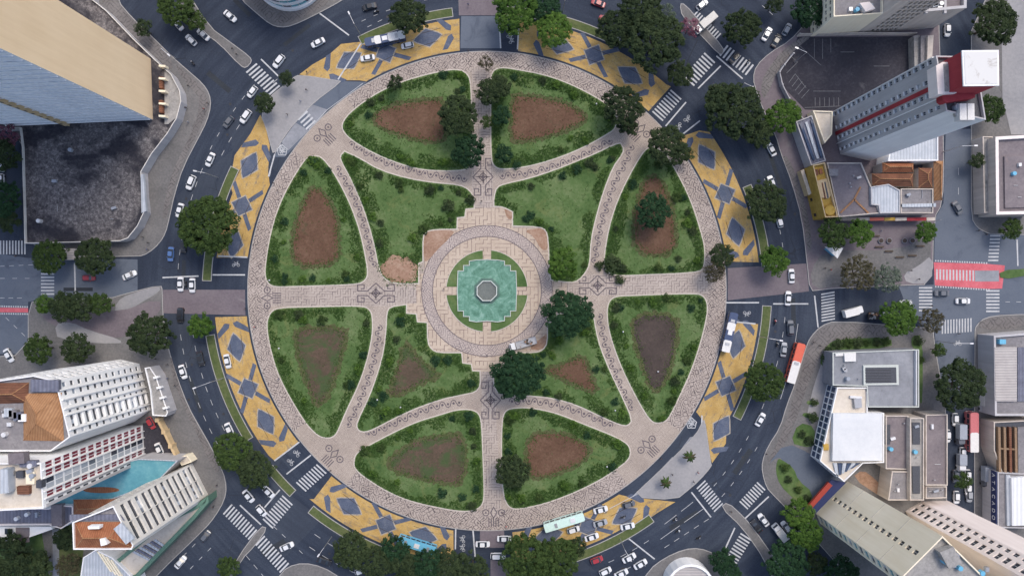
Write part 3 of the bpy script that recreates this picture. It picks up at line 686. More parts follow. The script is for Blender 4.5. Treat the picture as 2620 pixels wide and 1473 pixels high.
for s_ in [((818, 35), (893, 91)), ((668, 152), (713, 196)), ((1277, 41), (1281, 124)), ((1327, 72), (1324, 127)), ((1703, 323), (1755, 262)), ((1740, 349), (1791, 309)),
           ((1786, 227), (1844, 169)), ((1833, 144), (1900, 202)), ((191, 673), (193, 752)), ((416, 710), (508, 706)), ((544, 703), (627, 703)), ((558, 655), (633, 658)),
           ((702, 1178), (766, 1130)), ((733, 1212), (796, 1163)), ((677, 1297), (716, 1252)), ((614, 1291), (668, 1341)), ((1166, 1352), (1165, 1404)), ((1210, 1352), (1216, 1426)),
           ((1769, 1258), (1819, 1322)), ((1609, 1377), (1675, 1429)), ((1880, 1349), (1852, 1410)), ((1901, 1330), (1967, 1269)), ((2084, 756), (2093, 837)), ((1978, 777), (2068, 777)),
           ((1858, 774), (1942, 774)), ((1870, 822), (1933, 828)), ((2602, 613), (2604, 680)), ((865, 204), (923, 112)), ((1795, 1122), (1796, 1062)), ((687, 452), (703, 395))]:
    stroke('stop_line', [s_], .42)
def dashes(pts, on, off, w=.14, z=.056):
    sp = resample(pts, 1.0); segs = []; i = 0
    while i + on < len(sp):
        segs.append([(sp[k][0].x, sp[k][0].y) for k in range(i, i + on + 1, max(1, on // 3))]); i += on + off
    return stroke('lane_line', segs, w, z)
for r, a0, a1, on, off in ((762, 112, 128, 18, 22), (796, 112, 126, 18, 22), (760, 152, 174, 16, 20), (792, 150, 172, 16, 20), (762, 184, 204, 400, 30), (792, 184, 204, 16, 20), (762, 207, 228, 16, 22), (795, 207, 225, 14, 24),
                           (760, 245, 262, 14, 20), (765, 5, 26, 16, 22), (800, 6, 22, 200, 40), (765, 338, 352, 14, 20), (765, 29, 46, 14, 22), (798, 30, 42, 14, 22), (760, 57, 66, 16, 18), (795, 60, 68, 16, 18), (655, 275, 278, 10, 30)):
    dashes(arc(r, a0, a1, 40), on, off)
for pts, on, off in (([(722, 135), (818, 69)], 300, 9), ([(713, 185), (788, 124)], 200, 9), ([(940, 70), (1020, 30)], 12, 18), ([(195, 684), (345, 690)], 300, 10), ([(195, 735), (290, 730), (350, 712)], 300, 10),
                     ([(0, 681), (90, 677)], 12, 12), ([(0, 712), (90, 712)], 14, 18), ([(0, 762), (70, 762)], 12, 10), ([(15, 812), (70, 865)], 14, 14), ([(2180, 770), (2300, 770)], 300, 9),
                     ([(2452, 430), (2452, 520)], 20, 30), ([(2560, 737), (2640, 712)], 300, 9), ([(2572, 772), (2640, 772)], 14, 14), ([(1950, 15), (1990, 50)], 12, 12), ([(700, 1345), (780, 1420)], 14, 16), ([(2493, 1150), (2493, 1260)], 300, 9),
                     ([(1700, 1340), (1790, 1270)], 40, 14), ([(1690, 1378), (1800, 1300)], 60, 14), ([(1700, 1400), (1815, 1325)], 16, 14), ([(630, 1420), (680, 1480)], 16, 14), ([(540, 1400), (470, 1471)], 14, 18), ([(500, 1390), (440, 1450)], 14, 18)):
    dashes(pts, on, off)
# cycle symbols
def bike(x, y, a, k=1.0, name='cycle_symbol'):
    t_ = math.radians(a); ux, uy = math.cos(t_) * k, math.sin(t_) * k
    f = lambda u, v: (x + ux * u - uy * v, y + uy * u + ux * v)
    segs = []
    for c in (-6, 6): segs.append([f(c + 3.6 * math.cos(i * .785), 3.6 * math.sin(i * .785)) for i in range(9)])
    segs += [[f(-6, 0), f(-2, -6), f(4, -6), f(0, 0), f(-6, 0)], [f(6, 0), f(3, -9), f(6, -9)], [f(0, 0), f(-3, -8), f(-5, -8)]]
    return stroke(name, segs, .11, .05)
for x, y, a in ((604, 678, 0), (1300, 88, 90), (1306, 103, 90), (758, 1160, 50), (742, 1182, 50), (1757, 303, 135), (1735, 322, 135), (1911, 800, 180), (1186, 1378, 270), (2450, 880, 0), (1186, 1400, 270)): bike(x, y, a)
for x, y, a in ((722, 384, -35), (1769, 1081, -35)):
    for k in (-5, 0, 5):
        bike(x + k * .7, y + k, a, .9)
    t_ = math.radians(a); stroke('lane_emblem', [[(x - 13, y - 2), (x, y - 14), (x + 13, y - 2), (x + 9, y + 13), (x - 9, y + 13), (x - 13, y - 2)], [(x - 8, y), (x + 8, y + 6)], [(x - 6, y + 9), (x + 7, y - 5)]], .22, .062)
# cycle lane edge lines of the two slip strips
stroke('edge_line', [[(928, 214), (838, 281), (790, 332)], [(868, 209), (798, 268), (756, 314)], [(720, 366), (700, 400), (690, 452)]], .16, .058)
stroke('edge_line', [[(1560, 1300), (1655, 1250), (1745, 1163), (1790, 1105)], [(1620, 1268), (1674, 1219)]], .16, .058)
for pts in ([(838, 281), (800, 268), (780, 286), (806, 320)], [(756, 314), (720, 364), (738, 385), (790, 334)], [(1690, 1222), (1735, 1178), (1720, 1168), (1674, 1217)], [(1700, 1205), (1738, 1170), (1780, 1114), (1765, 1118)]):
    struct(sheet('strip_patch', pts, .03, 'concrete'))
# red cycle crossing at the east junction
struct(sheet('cycle_crossing', [(2389, 671), (2526, 675), (2571, 679), (2564, 738), (2529, 739), (2392, 730)], .024, 'red_paint'))
struct(sheet('refuge_pad', [(2494, 692), (2556, 692), (2556, 720), (2494, 720)], .034, 'concrete'))
bars('cycle_crossing_bars', (2397, 702), (2490, 705), (0, 27), 12, 4)
bars('cycle_crossing_dots', (2394, 667), (2524, 673), (0, 4), 22, 3.2)
bars('cycle_crossing_dots', (2394, 733), (2530, 741), (0, 4), 22, 3.2)
struct(sheet('cycle_crossing', [(-40, 786), (72, 788), (72, 799), (-40, 798)], .024, 'red_paint'))
bars('cycle_crossing_dots', (-6, 783), (70, 785), (0, 4), 14, 3.2); bars('cycle_crossing_dots', (-6, 802), (70, 803), (0, 4), 14, 3.2)
# green patches away from the square
for pts in ([(2097, 936), (2102, 905), (2118, 880), (2140, 867), (2280, 862), (2281, 890), (2130, 898), (2124, 935)], [(2331, 858), (2360, 857), (2360, 1030), (2352, 1030), (2350, 892), (2332, 890)],
            [(1988, 1175), (1996, 1172), (2030, 1195), (2042, 1228), (2080, 1258), (2070, 1302), (2030, 1275), (1995, 1240), (1984, 1205)], [(2066, 1022), (2095, 1026), (2094, 1036), (2062, 1034)],
            [(2058, 1053), (2095, 1064), (2094, 1076), (2050, 1064)], [(2042, 1080), (2085, 1090), (2082, 1140), (2060, 1143), (2022, 1132)], [(2556, 692), (2640, 686), (2640, 702), (2560, 716)]):
    o = struct(link('green_patch', None)); w = ccw(g2(chaikin(pts, 1))); b = MB(); b.prism(w, .1, .2); b.build('turf', M['lawn'], o)
struct(sheet('green_patch', [(-60, 1340), (60, 1330), (105, 1345), (130, 1500), (-60, 1500)], .15, 'lawn'))
struct(sheet('green_patch', [(150, 1345), (195, 1340), (215, 1400), (205, 1500), (150, 1500)], .15, 'lawn_dry'))

# manhole covers
for i, (r, a) in enumerate(((745, 20), (780, 33), (812, 40), (752, 60), (790, 64), (748, 115), (783, 121), (744, 155), (812, 160), (778, 166), (745, 190), (805, 197), (775, 211), (812, 216), (748, 226), (790, 231), (745, 250), (778, 340), (812, 346), (745, 8))):
    x, y = polar(r, a); v = G(x, y); b = MB(); b.tube((v.x, v.y, -.05), (v.x, v.y, .014), .42, .42, 14); struct(b.build('manhole_cover', M['dark_metal']))
# mended strips of road
for x, y, L, w_, a in ((560, 210, 9, 1.6, 40), (470, 690, 6, 1.2, 92), (500, 1010, 11, 1.3, 72), (700, 1400, 8, 1.8, -30), (1750, 1330, 10, 1.5, -30), (1985, 440, 12, 1.2, 72), (2030, 800, 9, 1.4, 88), (1900, 1180, 9, 1.6, -55), (760, 90, 10, 1.2, -38), (620, 20, 7, 1.4, 45), (2450, 700, 7, 1.5, 10), (200, 740, 9, 1.1, 0)):
    t_ = math.radians(a); ux, uy = math.cos(t_) * L / S / 2, math.sin(t_) * L / S / 2; vx, vy = -math.sin(t_) * w_ / S / 2, math.cos(t_) * w_ / S / 2
    struct(sheet('road_patch', [(x - ux - vx, y - uy - vy), (x + ux - vx, y + uy - vy), (x + ux + vx, y + uy + vy), (x - ux + vx, y - uy + vy)], .012, 'asphalt_dark'))
# ================================================================ trees
def crown(seed, clumps, leaves, leaf, flat=.6, loose=0.0, gap=0.0):
    R = random.Random(seed); b = MB()
    ph = [R.uniform(0, 6.28) for _ in range(5)]; am = [R.uniform(.015, .055) for _ in range(5)]
    def outline(a): return 1 + sum(am[i] * math.sin((i + 2) * a + ph[i]) for i in range(5))
    cl = []
    for i in range(clumps):
        a = i * 2.399963 + R.uniform(-.4, .4); rr = math.sqrt((i + .5) / clumps) * (.9 + R.uniform(-.07, .07)) * outline(a)
        if R.random() < gap: continue
        top = math.sqrt(max(0.02, 1 - min(1, rr) ** 2))
        z = flat * (top * R.uniform(.78, 1.0)) - .12
        cl.append((rr * math.cos(a), rr * math.sin(a), z, R.uniform(.8, 1.25) * 1.3 / math.sqrt(clumps) * (1 - loose * .25)))
    for i in range(clumps // 3):                       # lower skirt
        a = R.uniform(0, 6.28); rr = R.uniform(.45, .85) * outline(a)
        cl.append((rr * math.cos(a), rr * math.sin(a), R.uniform(-.25, .0) * flat, R.uniform(.9, 1.2) / math.sqrt(clumps)))
    per = leaves // len(cl)
    for cx, cy, cz, cr in cl:
        tint = R.random()
        for _ in range(per):
            t_ = R.uniform(0, 6.28); u = R.uniform(-.25, 1); s_ = math.sqrt(1 - u * u); k = cr * R.uniform(.72, 1.12)
            nx, ny, nz = s_ * math.cos(t_), s_ * math.sin(t_), u
            p = Vector((cx + nx * k, cy + ny * k, cz + nz * k * .8))
            n = Vector((nx + R.uniform(-.7, .7), ny + R.uniform(-.7, .7), nz + R.uniform(-.1, 1.1))).normalized()
            e1 = n.orthogonal().normalized(); e1.rotate(Matrix.Rotation(R.uniform(0, 6.28), 3, n)); e2 = n.cross(e1)
            l = leaf * R.uniform(.6, 1.25); w = l * R.uniform(.45, .8)
            tt = min(1, max(0, tint + R.uniform(-.25, .25)))
            b.face([p - e1 * l, p - e2 * w + e1 * l * .1, p + e1 * l, p + e2 * w + e1 * l * .1], 0, tt)
    return b
TRUNK = []
for sd in range(3):
    R = random.Random(50 + sd); b = MB()
    b.tube((0, 0, -1.0), (R.uniform(-.03, .03), R.uniform(-.03, .03), -.35), .06, .045, 8)
    for k in range(6):
        a = k * 1.047 + R.uniform(-.3, .3); m_ = (.3 * math.cos(a), .3 * math.sin(a), -.05 + R.uniform(-.05, .1))
        b.tube((0, 0, -.38), m_, .035, .024, 6, cap=False); b.tube(m_, (.66 * math.cos(a + .2), .66 * math.sin(a + .2), .12), .024, .008, 5, cap=False)
        b.tube(m_, (.4 * math.cos(a - .5), .4 * math.sin(a - .5), .3), .018, .006, 5, cap=False)
    TRUNK.append(b.data('trunk', M['trunk'], True))
CR = {}
def crown_for(mat, r):
    size = 2 if r > 44 else 1 if r > 26 else 0
    var = rnd.randrange(3); key = (mat, size, var)
    if key not in CR:
        n = (2200, 6400, 13500)[size]; cl = (30, 95, 210)[size]; lf = (.075, .05, .037)[size]
        loose = .9 if mat in ('leaf_brown', 'leaf_grey', 'leaf_pink') else 0
        if loose: n = int(n * .62); lf *= .8
        b = crown(hash(mat) % 97 * 0 + 11 * var + 101 * size + len(mat), cl, n, lf, .6, loose, (.04, .12, .2)[var])
        CR[key] = b.data('crown', M[mat])
    return CR[key]
def tree(x, y, r, mat, phrase, h=None, group=None, name='tree', flat=1.0):
    R_ = r * S; hc = h if h else min(9.5, 2.6 + R_ * .75)     # height of the crown's middle
    g = G(x, y, hc)
    kind = {'leaf_dark': 'dark green', 'leaf_mid': 'green', 'leaf_bright': 'bright green', 'leaf_deep': 'deep green', 'leaf_brown': 'thin brownish', 'leaf_grey': 'pale grey green', 'leaf_pink': 'pink flowering'}[mat]
    size = 'big' if r > 55 else 'small' if r < 27 else 'mid-sized'
    o = thing(name, f'{size} {kind} tree {phrase}', 'tree', (g.x, g.y, 0), 0, group)
    c = link('crown', crown_for(mat, r), o); c.location = (0, 0, hc); c.scale = (R_, R_, R_ * flat); c.rotation_euler = (0, 0, rnd.uniform(0, 6.28))
    t_ = link('trunk', TRUNK[rnd.randrange(3)], o); t_.location = (0, 0, hc); t_.scale = (R_ * .9, R_ * .9, hc)
    return o
D, MI, BR, DE, BN, GY, PK = 'leaf_dark', 'leaf_mid', 'leaf_bright', 'leaf_deep', 'leaf_brown', 'leaf_grey', 'leaf_pink'
TREES = [
 (1172, 298, 53, D, 'over the soil patch left of the north path'), (1200, 388, 43, DE, 'beside the north path, just above the spiral crossing'),
 (1250, 236, 34, D, 'standing in the middle of the north path'), (1243, 163, 20, BN, 'at the very top of the north path'), (1246, 312, 17, MI, 'on the north path between the two soil patches'),
 (1012, 212, 20, D, 'on the outer edge of the bed left of the north path'), (1278, 222, 30, D, 'left in the bed right of the north path'), (1283, 296, 25, DE, 'between the north path and the right hand soil patch'), (1290, 395, 24, DE, 'in the low corner of the bed right of the north path'),
 (1592, 276, 55, D, 'over the promenade at the upper right corner'), (1606, 322, 26, D, 'tucked below the big one at the upper right corner'),
 (1706, 372, 52, D, 'over the tip of the east bed beside the zebra crossing'), (1745, 395, 26, D, 'at the edge of the mural near the upper right corner'),
 (1671, 540, 47, DE, 'growing out of the red soil patch in the east bed'), (1440, 674, 43, BR, 'in the corner of the star bed right of the fountain'),
 (1451, 803, 63, DE, 'with round crown right of the fountain, above the parked truck'), (1324, 958, 66, DE, 'with round crown below the fountain beside the south path'),
 (1846, 655, 32, D, 'at the east end of the axis path, its larger half'), (1826, 694, 30, BN, 'at the east end of the axis path, its thinner half'), (1310, 1203, 46, D, 'overhanging the south path'),
 (536, 577, 77, MI, 'on the west verge hiding the mural'), (1959, 520, 55, D, 'on the east verge beside the upper mural'), (1981, 667, 38, BR, 'on the east verge beside the paved crossing'),
 (1953, 975, 53, MI, 'on the east verge beside the long red bus'), (514, 833, 33, BR, 'on the west verge just below the paved crossing'), (384, 855, 58, D, 'over the pavement corner facing the west crossing'),
 (596, 1152, 50, MI, 'on the lower left verge, the lighter one'), (655, 1199, 50, D, 'on the lower left verge, the darker one'),
 (1045, 42, 49, D, 'at the top edge hiding the front of the blue bus'), (1318, 30, 60, BR, 'at the top edge right of the paved crossing'), (1415, 77, 48, BR, 'reaching over the mural right of the paved crossing'), (1392, 18, 45, DE, 'at the top edge behind the bright pair'),
 (1578, 78, 52, D, 'over the road left of the big upper right cluster'), (1676, 108, 76, D, 'largest of the cluster at the upper right of the square'), (1640, 30, 58, D, 'at the top edge over the red cars'), (1740, 190, 34, D, 'beside the upper right mural end'), (1765, 70, 26, PK, 'beside the white box truck'), (1700, 40, 30, GY, 'in the upper right cluster against the top edge'),
 (1899, 73, 49, D, 'between the two upper right streets'), (2068, 30, 44, DE, 'at the top beside the beige apartment block'), (1980, 12, 22, D, 'on the top edge above the white car'),
 (1878, 288, 74, D, 'over the upper right junction beside the dark parking deck'), (1840, 255, 40, D, 'at the upper right junction next to the bike boxes'), (2003, 300, 46, BR, 'between the upper right junction and the parking deck'), (1940, 340, 40, D, 'hanging over the ring road below the upper right junction'),
 (452, 17, 50, MI, 'at the top over the tip of the traffic island'), (503, 55, 26, MI, 'on the traffic island beside two white cars'), (367, 72, 22, D, 'on the pavement along the dark deck of the tall beige tower'),
 (733, 202, 19, D, 'at the upper corner of the pale triangle'), (677, 265, 27, D, 'at the left corner of the pale triangle'),
 (10, 512, 48, DE, 'on the left edge of the picture beside the dark deck'), (14, 398, 42, D, 'on the left edge below the tall tower'), (20, 350, 32, PK, 'on the left edge at the foot of the tall tower'), (20, 560, 34, D, 'on the left edge above the zebra crossing'),
 (130, 657, 45, MI, 'below the dark deck, left one of two'), (246, 657, 51, D, 'below the dark deck, right one of two'),
 (116, 777, 25, BR, 'at the left tip of the west traffic island'), (165, 785, 38, D, 'second on the west traffic island'), (203, 782, 40, D, 'third on the west traffic island'), (257, 777, 30, MI, 'right end of the row on the west traffic island'),
 (102, 893, 38, MI, 'left of the pair above the white building'), (199, 890, 40, D, 'right of the pair above the white building'),
 (30, 1425, 62, D, 'in the dark garden at the bottom left'), (92, 1445, 44, D, 'in the dark garden by the grey lane'), (168, 1375, 30, D, 'behind the tiled roof at the bottom left'), (178, 1445, 34, BN, 'beside the pale roof at the bottom left'),
 (586, 1450, 30, MI, 'at the bottom left between two zebra crossings'),
 (901, 1405, 50, D, 'first of the bottom row from the left'), (962, 1437, 46, D, 'second of the bottom row from the left'), (1012, 1405, 40, DE, 'in the bottom row left of the cyan bus'), (1035, 1450, 44, D, 'in the bottom row below the cyan bus'), (1095, 1440, 44, DE, 'in the bottom row right of the cyan bus'), (1150, 1440, 44, D, 'in the bottom row left of the stop line'), (1207, 1455, 44, D, 'right end of the dark bottom row'),
 (1345, 1425, 66, MI, 'in the bottom centre right of the paved gap'), (1425, 1425, 58, MI, 'in the bottom centre, below the pale long bus'), (1475, 1398, 27, D, 'at the right end of the bottom centre group'), (1388, 1465, 46, BR, 'on the bottom edge in the bottom centre group'),
 (1846, 1432, 33, DE, 'beside the round roof at the bottom right'), (1868, 1462, 28, DE, 'on the bottom edge beside the last zebra crossing'),
 (2040, 1308, 40, BR, 'beside the red canopy of the cream tower'), (2060, 1365, 44, BR, 'along the street side of the cream tower'), (2010, 1440, 58, DE, 'at the bottom right over the street'), (2150, 1462, 44, DE, 'on the bottom edge by the cream tower'), (2085, 1440, 30, D, 'on the bottom edge between two bigger ones'),
 (2132, 596, 40, MI, 'in front of the yellow building'), (2199, 596, 35, BR, 'in front of the low roofs, right of two'), (2367, 593, 28, BR, 'at the right corner of the small east plaza'), (2585, 585, 28, MI, 'at the right edge above the zebra crossing'),
 (2192, 700, 48, BN, 'on the lower half of the small east plaza'), (2268, 712, 38, GY, 'on the lower half of the small east plaza'),
 (2297, 812, 48, BR, 'over the east street beside the tow truck'), (2381, 820, 34, BN, 'beside the vertical zebra crossing on the east street'), (2453, 985, 66, D, 'over the east side street beside the concrete building'),
 (2540, 62, 60, D, 'in the upper right corner'), (2532, 280, 36, MI, 'behind the red hotel'), (2498, 411, 20, D, 'on the pavement of the far right street'), (2462, 1228, 22, MI, 'between parked cars on the right hand street'), (2402, 895, 18, MI, 'on the pavement above the big tree of the east side street'),
]
for x, y, r, m_, ph in TREES: tree(x, y, r, m_, ph)
# palms
def palm(x, y, r, phrase):
    g = G(x, y, 4.5); R_ = r * S; o = thing('palm', f'small palm {phrase}', 'palm', (g.x, g.y, .13))
    b = MB(); b.tube((0, 0, 0), (.1, 0, 4.4), .16, .1, 8); b.build('trunk', M['trunk'], o)
    for i in range(13):
        a = i * 2.4 + rnd.uniform(-.2, .2); L = R_ * rnd.uniform(.8, 1.1); b = MB(); pr = None
        for k in range(7):
            u = k / 6; c = Vector((math.cos(a) * L * u, math.sin(a) * L * u, 4.4 + .7 * u - 1.9 * u * u)); w = .32 * math.sin(math.pi * min(1, u * .85 + .12))
            s_ = Vector((-math.sin(a), math.cos(a), 0)) * w; q = (c - s_ - Vector((0, 0, w * .5)), c, c + s_ - Vector((0, 0, w * .5)))
            if pr:
                b.face([pr[0], q[0], q[1], pr[1]], 0, rnd.random()); b.face([pr[1], q[1], q[2], pr[2]], 0, rnd.random())
            pr = q
        b.build('frond', M['leaf_brown' if i % 4 == 0 else 'leaf_mid'], o)
palm(1765, 1168, 18, 'in the upper part of the pale lower right triangle'); palm(1705, 1236, 17, 'in the lower part of the pale lower right triangle')
# shrubs in the beds
SHR = {}
for mt in ('leaf_dark', 'leaf_mid', 'leaf_bright', 'leaf_deep'):
    for v in range(2):
        SHR[mt, v] = crown(300 + v * 7 + len(mt), 8, 420, .15, .75).data('foliage', M[mt])
def shrub(x, y, r, mt, label, grp, z=.2):
    o = thing('shrub', label, 'shrub', (x, y, z), rnd.uniform(0, 6.28), grp)
    c = link('foliage', SHR[mt, rnd.randrange(2)], o); c.location = (0, 0, r * .3); c.scale = (r, r, r * .8)
    b = STEM; link('stem', b, o).scale = (r, r, r)
    return o
_b = MB(); _b.tube((0, 0, -.1), (0, 0, .35), .09, .05, 6); STEM = _b.data('stem', M['trunk'])
for k, w in bedw.items():
    for off, step, pk in ((1.7, 4.8, .5), (3.6, 6.5, .25)):
        ins = offset_poly(w, off)
        for p, d in resample(ins, step, True):
            x, y = p.x + rnd.uniform(-.9, .9), p.y + rnd.uniform(-.9, .9)
            if rnd.random() > pk or not inside(w, x, y): continue
            if any(inside(s_, x, y) for s_ in soilw): continue
            yl = rnd.random() < .3
            shrub(x, y, rnd.uniform(.75, 1.5), rnd.choice(('leaf_bright',)) if yl else rnd.choice(('leaf_dark', 'leaf_mid', 'leaf_deep', 'leaf_deep')),
                  ('rounded yellow green' if yl else 'low dark green') + f' shrub along the edge of the {k}', ('yellow green' if yl else 'dark') + f' shrubs of the {k}')
for x, y, r, ph in ((1533, 680, 11, 'beside the east path end'), (1584, 717, 12, 'standing on the axis path right of the east spirals'), (1567, 676, 24, 'in the lower left corner of the east bed'), (1148, 528, 15, 'alone on the lawn left of the north path end'), (955 + 20, 570, 9, 'alone on the left side of the northwest star bed')):
    g = G(x, y); shrub(g.x, g.y, r * S, 'leaf_dark', f'small dark bush {ph}', None, .15)
for x, y in ((2110, 915), (2118, 895), (2140, 880), (2165, 876), (2190, 876), (2215, 876), (2240, 875), (2262, 873), (2345, 872), (2355, 920), (2005, 1195), (2015, 1225), (2040, 1250), (2060, 1275), (2080, 1028), (2075, 1066), (2050, 1110), (2068, 1125)):
    g = G(x, y); shrub(g.x, g.y, rnd.uniform(1.0, 1.7), rnd.choice(('leaf_mid', 'leaf_dark')), 'planted garden shrub around the modern buildings on the right', 'garden shrubs of the right hand modern buildings')
# dense leafy ground cover along the bed edges (nobody could count it)
from mathutils import noise as mnoise
b = MB()
for k, w in bedw.items():
    for off in (.7, 1.25, 1.8, 2.4, 3.0, 3.6, 4.3):
        for p, d in resample(offset_poly(w, off), .42, True):
            x, y = p.x + rnd.uniform(-.3, .3), p.y + rnd.uniform(-.3, .3)
            f = mnoise.noise((x * .17, y * .17, 3.1)) + .45 * mnoise.noise((x * .5, y * .5, 7.7)) - (off - 2.2) * .2 + .12
            if f < -.02 or not inside(w, x, y) or any(inside(s_, x, y) for s_ in soilw): continue
            hh = .15 + min(.5, f * .9); tn = max(0, min(1, .35 + .8 * mnoise.noise((x * .3, y * .3, 11))))
            for _ in range(4):
                a = rnd.uniform(0, 6.28); l = rnd.uniform(.14, .26); q = Vector((x + rnd.uniform(-.28, .28), y + rnd.uniform(-.28, .28), .2 + hh * rnd.uniform(.45, 1)))
                n_ = Vector((rnd.uniform(-.7, .7), rnd.uniform(-.7, .7), 1)).normalized(); e1 = n_.orthogonal().normalized(); e1.rotate(Matrix.Rotation(a, 3, n_)); e2 = n_.cross(e1)
                b.face([q - e1 * l, q - e2 * l * .7, q + e1 * l, q + e2 * l * .7], 0, max(0, min(1, tn + rnd.uniform(-.2, .2))))
tag(b.build('ground_cover', M['hedge_leaf']), 'dense dark green planting along the edges of the beds', 'planting', kind='stuff')
# ================================================================ street lamps
def lamp(x, y, a, arm, phrase, h=9.0):
    g = G(x, y); t_ = math.radians(a); dx, dy = math.cos(t_), -math.sin(t_)
    o = thing('street_lamp', f'grey street lamp {phrase}', 'street lamp', (g.x, g.y, .1))
    b = MB(); b.tube((0, 0, 0), (0, 0, h), .13, .08, 10); b.build('pole', M['metal'], o)
    b = MB(); b.tube((0, 0, h - .1), (dx * arm, dy * arm, h + .4), .06, .05, 8); b.build('arm', M['white_metal'], o)
    b = MB(); b.box((dx * (arm + .3), dy * (arm + .3), h + .38), (1.0, .4, .18), math.atan2(dy, dx)); hd = b.build('lamp_head', M['white_metal'], o)
    b = MB(); b.box((dx * (arm + .3), dy * (arm + .3), h + .27), (.7, .28, .05), math.atan2(dy, dx)); b.build('lens', M['lamp'], hd)
for q in ((923, 90, 245, 3.0, 'on the upper left verge above the blue bus'), (558, 455, 190, 2.5, 'on the west verge beside the upper mural'), (571, 967, 160, 4.5, 'on the west verge beside the lower mural'), (849, 1372, 125, 2.2, 'on the lower left verge'),
          (2413, 389, 0, 3.4, 'reaching over the far right street'), (2398, 872, 0, 4.0, 'reaching over the east side street'), (1440, 32, 290, 2.0, 'on the top verge'), (1586, 1376, 60, 3.0, 'on the bottom right verge'), (1941, 860, 10, 3.0, 'on the east verge by the red motorcycle'), (2032, 160, 200, 3.0, 'in front of the dark parking deck'), (450, 150, 40, 3.0, 'on the pavement below the tall beige tower'), (1880, 235, 30, 2.6, 'at the upper right junction')): lamp(*q)
# ================================================================ vehicles
PAINT = {'white': (.72, .73, .74), 'silver': (.34, .36, .39), 'grey': (.12, .13, .15), 'black': (.018, .019, .023), 'dark blue': (.03, .04, .09), 'red': (.36, .03, .04), 'blue': (.08, .16, .36)}
for k, c in PAINT.items():
    t = NT('paint_' + k.replace(' ', '_')); t.b.inputs['Coat Weight'].default_value = .5; t.b.inputs['Coat Roughness'].default_value = .08
    M['p_' + k] = t.done(t.ramp(t.noise(t.node('ShaderNodeTexCoord').outputs['Object'], .9, 3), [(.3, tuple(x * .93 for x in c)), (.7, c)]), .35, None, spec=.5)
CARP = {'sedan': (4.45, 1.78, 1.45, (-2.22, -1.55, -.75, .55, 1.25, 2.22)), 'hatchback': (3.95, 1.74, 1.5, (-1.97, -1.8, -1.2, .5, 1.1, 1.97)), 'suv': (4.6, 1.9, 1.72, (-2.3, -2.1, -1.6, .55, 1.2, 2.3))}
def car_meshes(kind, col):
    L, Wd, Hh, (xr, rw0, rw1, ws1, ws0, xf) = CARP[kind]; w = Wd / 2
    def outline(k):   # plan shape, rounded nose and tail
        q = []
        for x, y in ((xf, .42), (xf - .06, .72), (xf - .3, .93), (xf - .8, 1.0), (0, 1.0), (xr + .7, 1.0), (xr + .22, .95), (xr + .04, .78), (xr, .4)): q.append((x, y * w * k))
        return q + [(x, -y) for x, y in reversed(q)]
    belt = Hh * .62; parts = {}
    b = MB(); o0, o1, o2 = outline(.97), outline(1.0), outline(.93)
    def ring(a, za, c, zc):
        n = len(a)
        for i in range(n):
            j = (i + 1) % n; b.face([(a[j][0], a[j][1], za(a[j])), (a[i][0], a[i][1], za(a[i])), (c[i][0], c[i][1], zc(c[i])), (c[j][0], c[j][1], zc(c[j]))])
    deck = lambda p: belt - .1 * max(0, (p[0] - ws0) / (xf - ws0)) - .06 * max(0, (rw0 - p[0]) / max(.2, rw0 - xr)) - (.12 if abs(p[0]) > L / 2 - .12 else 0)
    ring(o0, lambda p: .25, o1, lambda p: .55); ring(o1, lambda p: .55, o2, deck)
    ins = [(x * .985, y * .93) for x, y in o2]; ring(o2, deck, ins, lambda p: deck(p) + .04)
    n = len(ins)                                     # deck strips across
    for i in range(n // 2 - 1):
        a, c, d_, e = ins[i], ins[i + 1], ins[n - 2 - i], ins[n - 1 - i]
        b.face([(p[0], p[1], deck(p) + .04) for p in (e, d_, c, a)][::-1])
    parts['body'] = b.data('body', M['p_' + col], False)
    wb, wt = w * .86, w * .68; zt = Hh - .05; zb = belt + .03
    b = MB(); b.face([(ws0, -wb, zb), (ws0, wb, zb), (ws1, wt, zt), (ws1, -wt, zt)]); parts['windshield'] = b.data('windshield', M['glass'])
    b = MB(); b.face([(rw0, wb, zb), (rw0, -wb, zb), (rw1, -wt, zt), (rw1, wt, zt)]); parts['rear_window'] = b.data('rear_window', M['glass'])
    for s_ in (-1, 1):
        b = MB(); q = [(ws0, s_ * wb, zb), (rw0, s_ * wb, zb), (rw1, s_ * wt, zt), (ws1, s_ * wt, zt)]; b.face(q if s_ > 0 else q[::-1]); parts[('side_window', s_)] = b.data('side_window', M['glass'])
    b = MB(); b.prism([(rw1 - .08, -wt * .8), (rw1 + .15, -wt - .03), (ws1 - .2, -wt - .03), (ws1 + .06, -wt * .85), (ws1 + .06, wt * .85), (ws1 - .2, wt + .03), (rw1 + .15, wt + .03), (rw1 - .08, wt * .8)], zt - .03, zt + .05); parts['roof'] = b.data('roof', M['p_' + col])
    b = MB(); b.tube((0, -.11, 0), (0, .11, 0), .32, .32, 12); parts['wheel'] = b.data('wheel', M['rubber'])
    b = MB(); b.box((0, 0, 0), (.16, .36, .14)); parts['headlight'] = b.data('headlight', M['lamp'])
    b = MB(); b.box((0, 0, 0), (.1, .3, .16)); parts['taillight'] = b.data('taillight', M['tail'])
    b = MB(); b.box((0, 0, 0), (.16, .2, .14)); parts['mirror'] = b.data('mirror', M['p_' + col])
    return parts, (L, w, belt, xf, xr, ws0)
CARC = {}
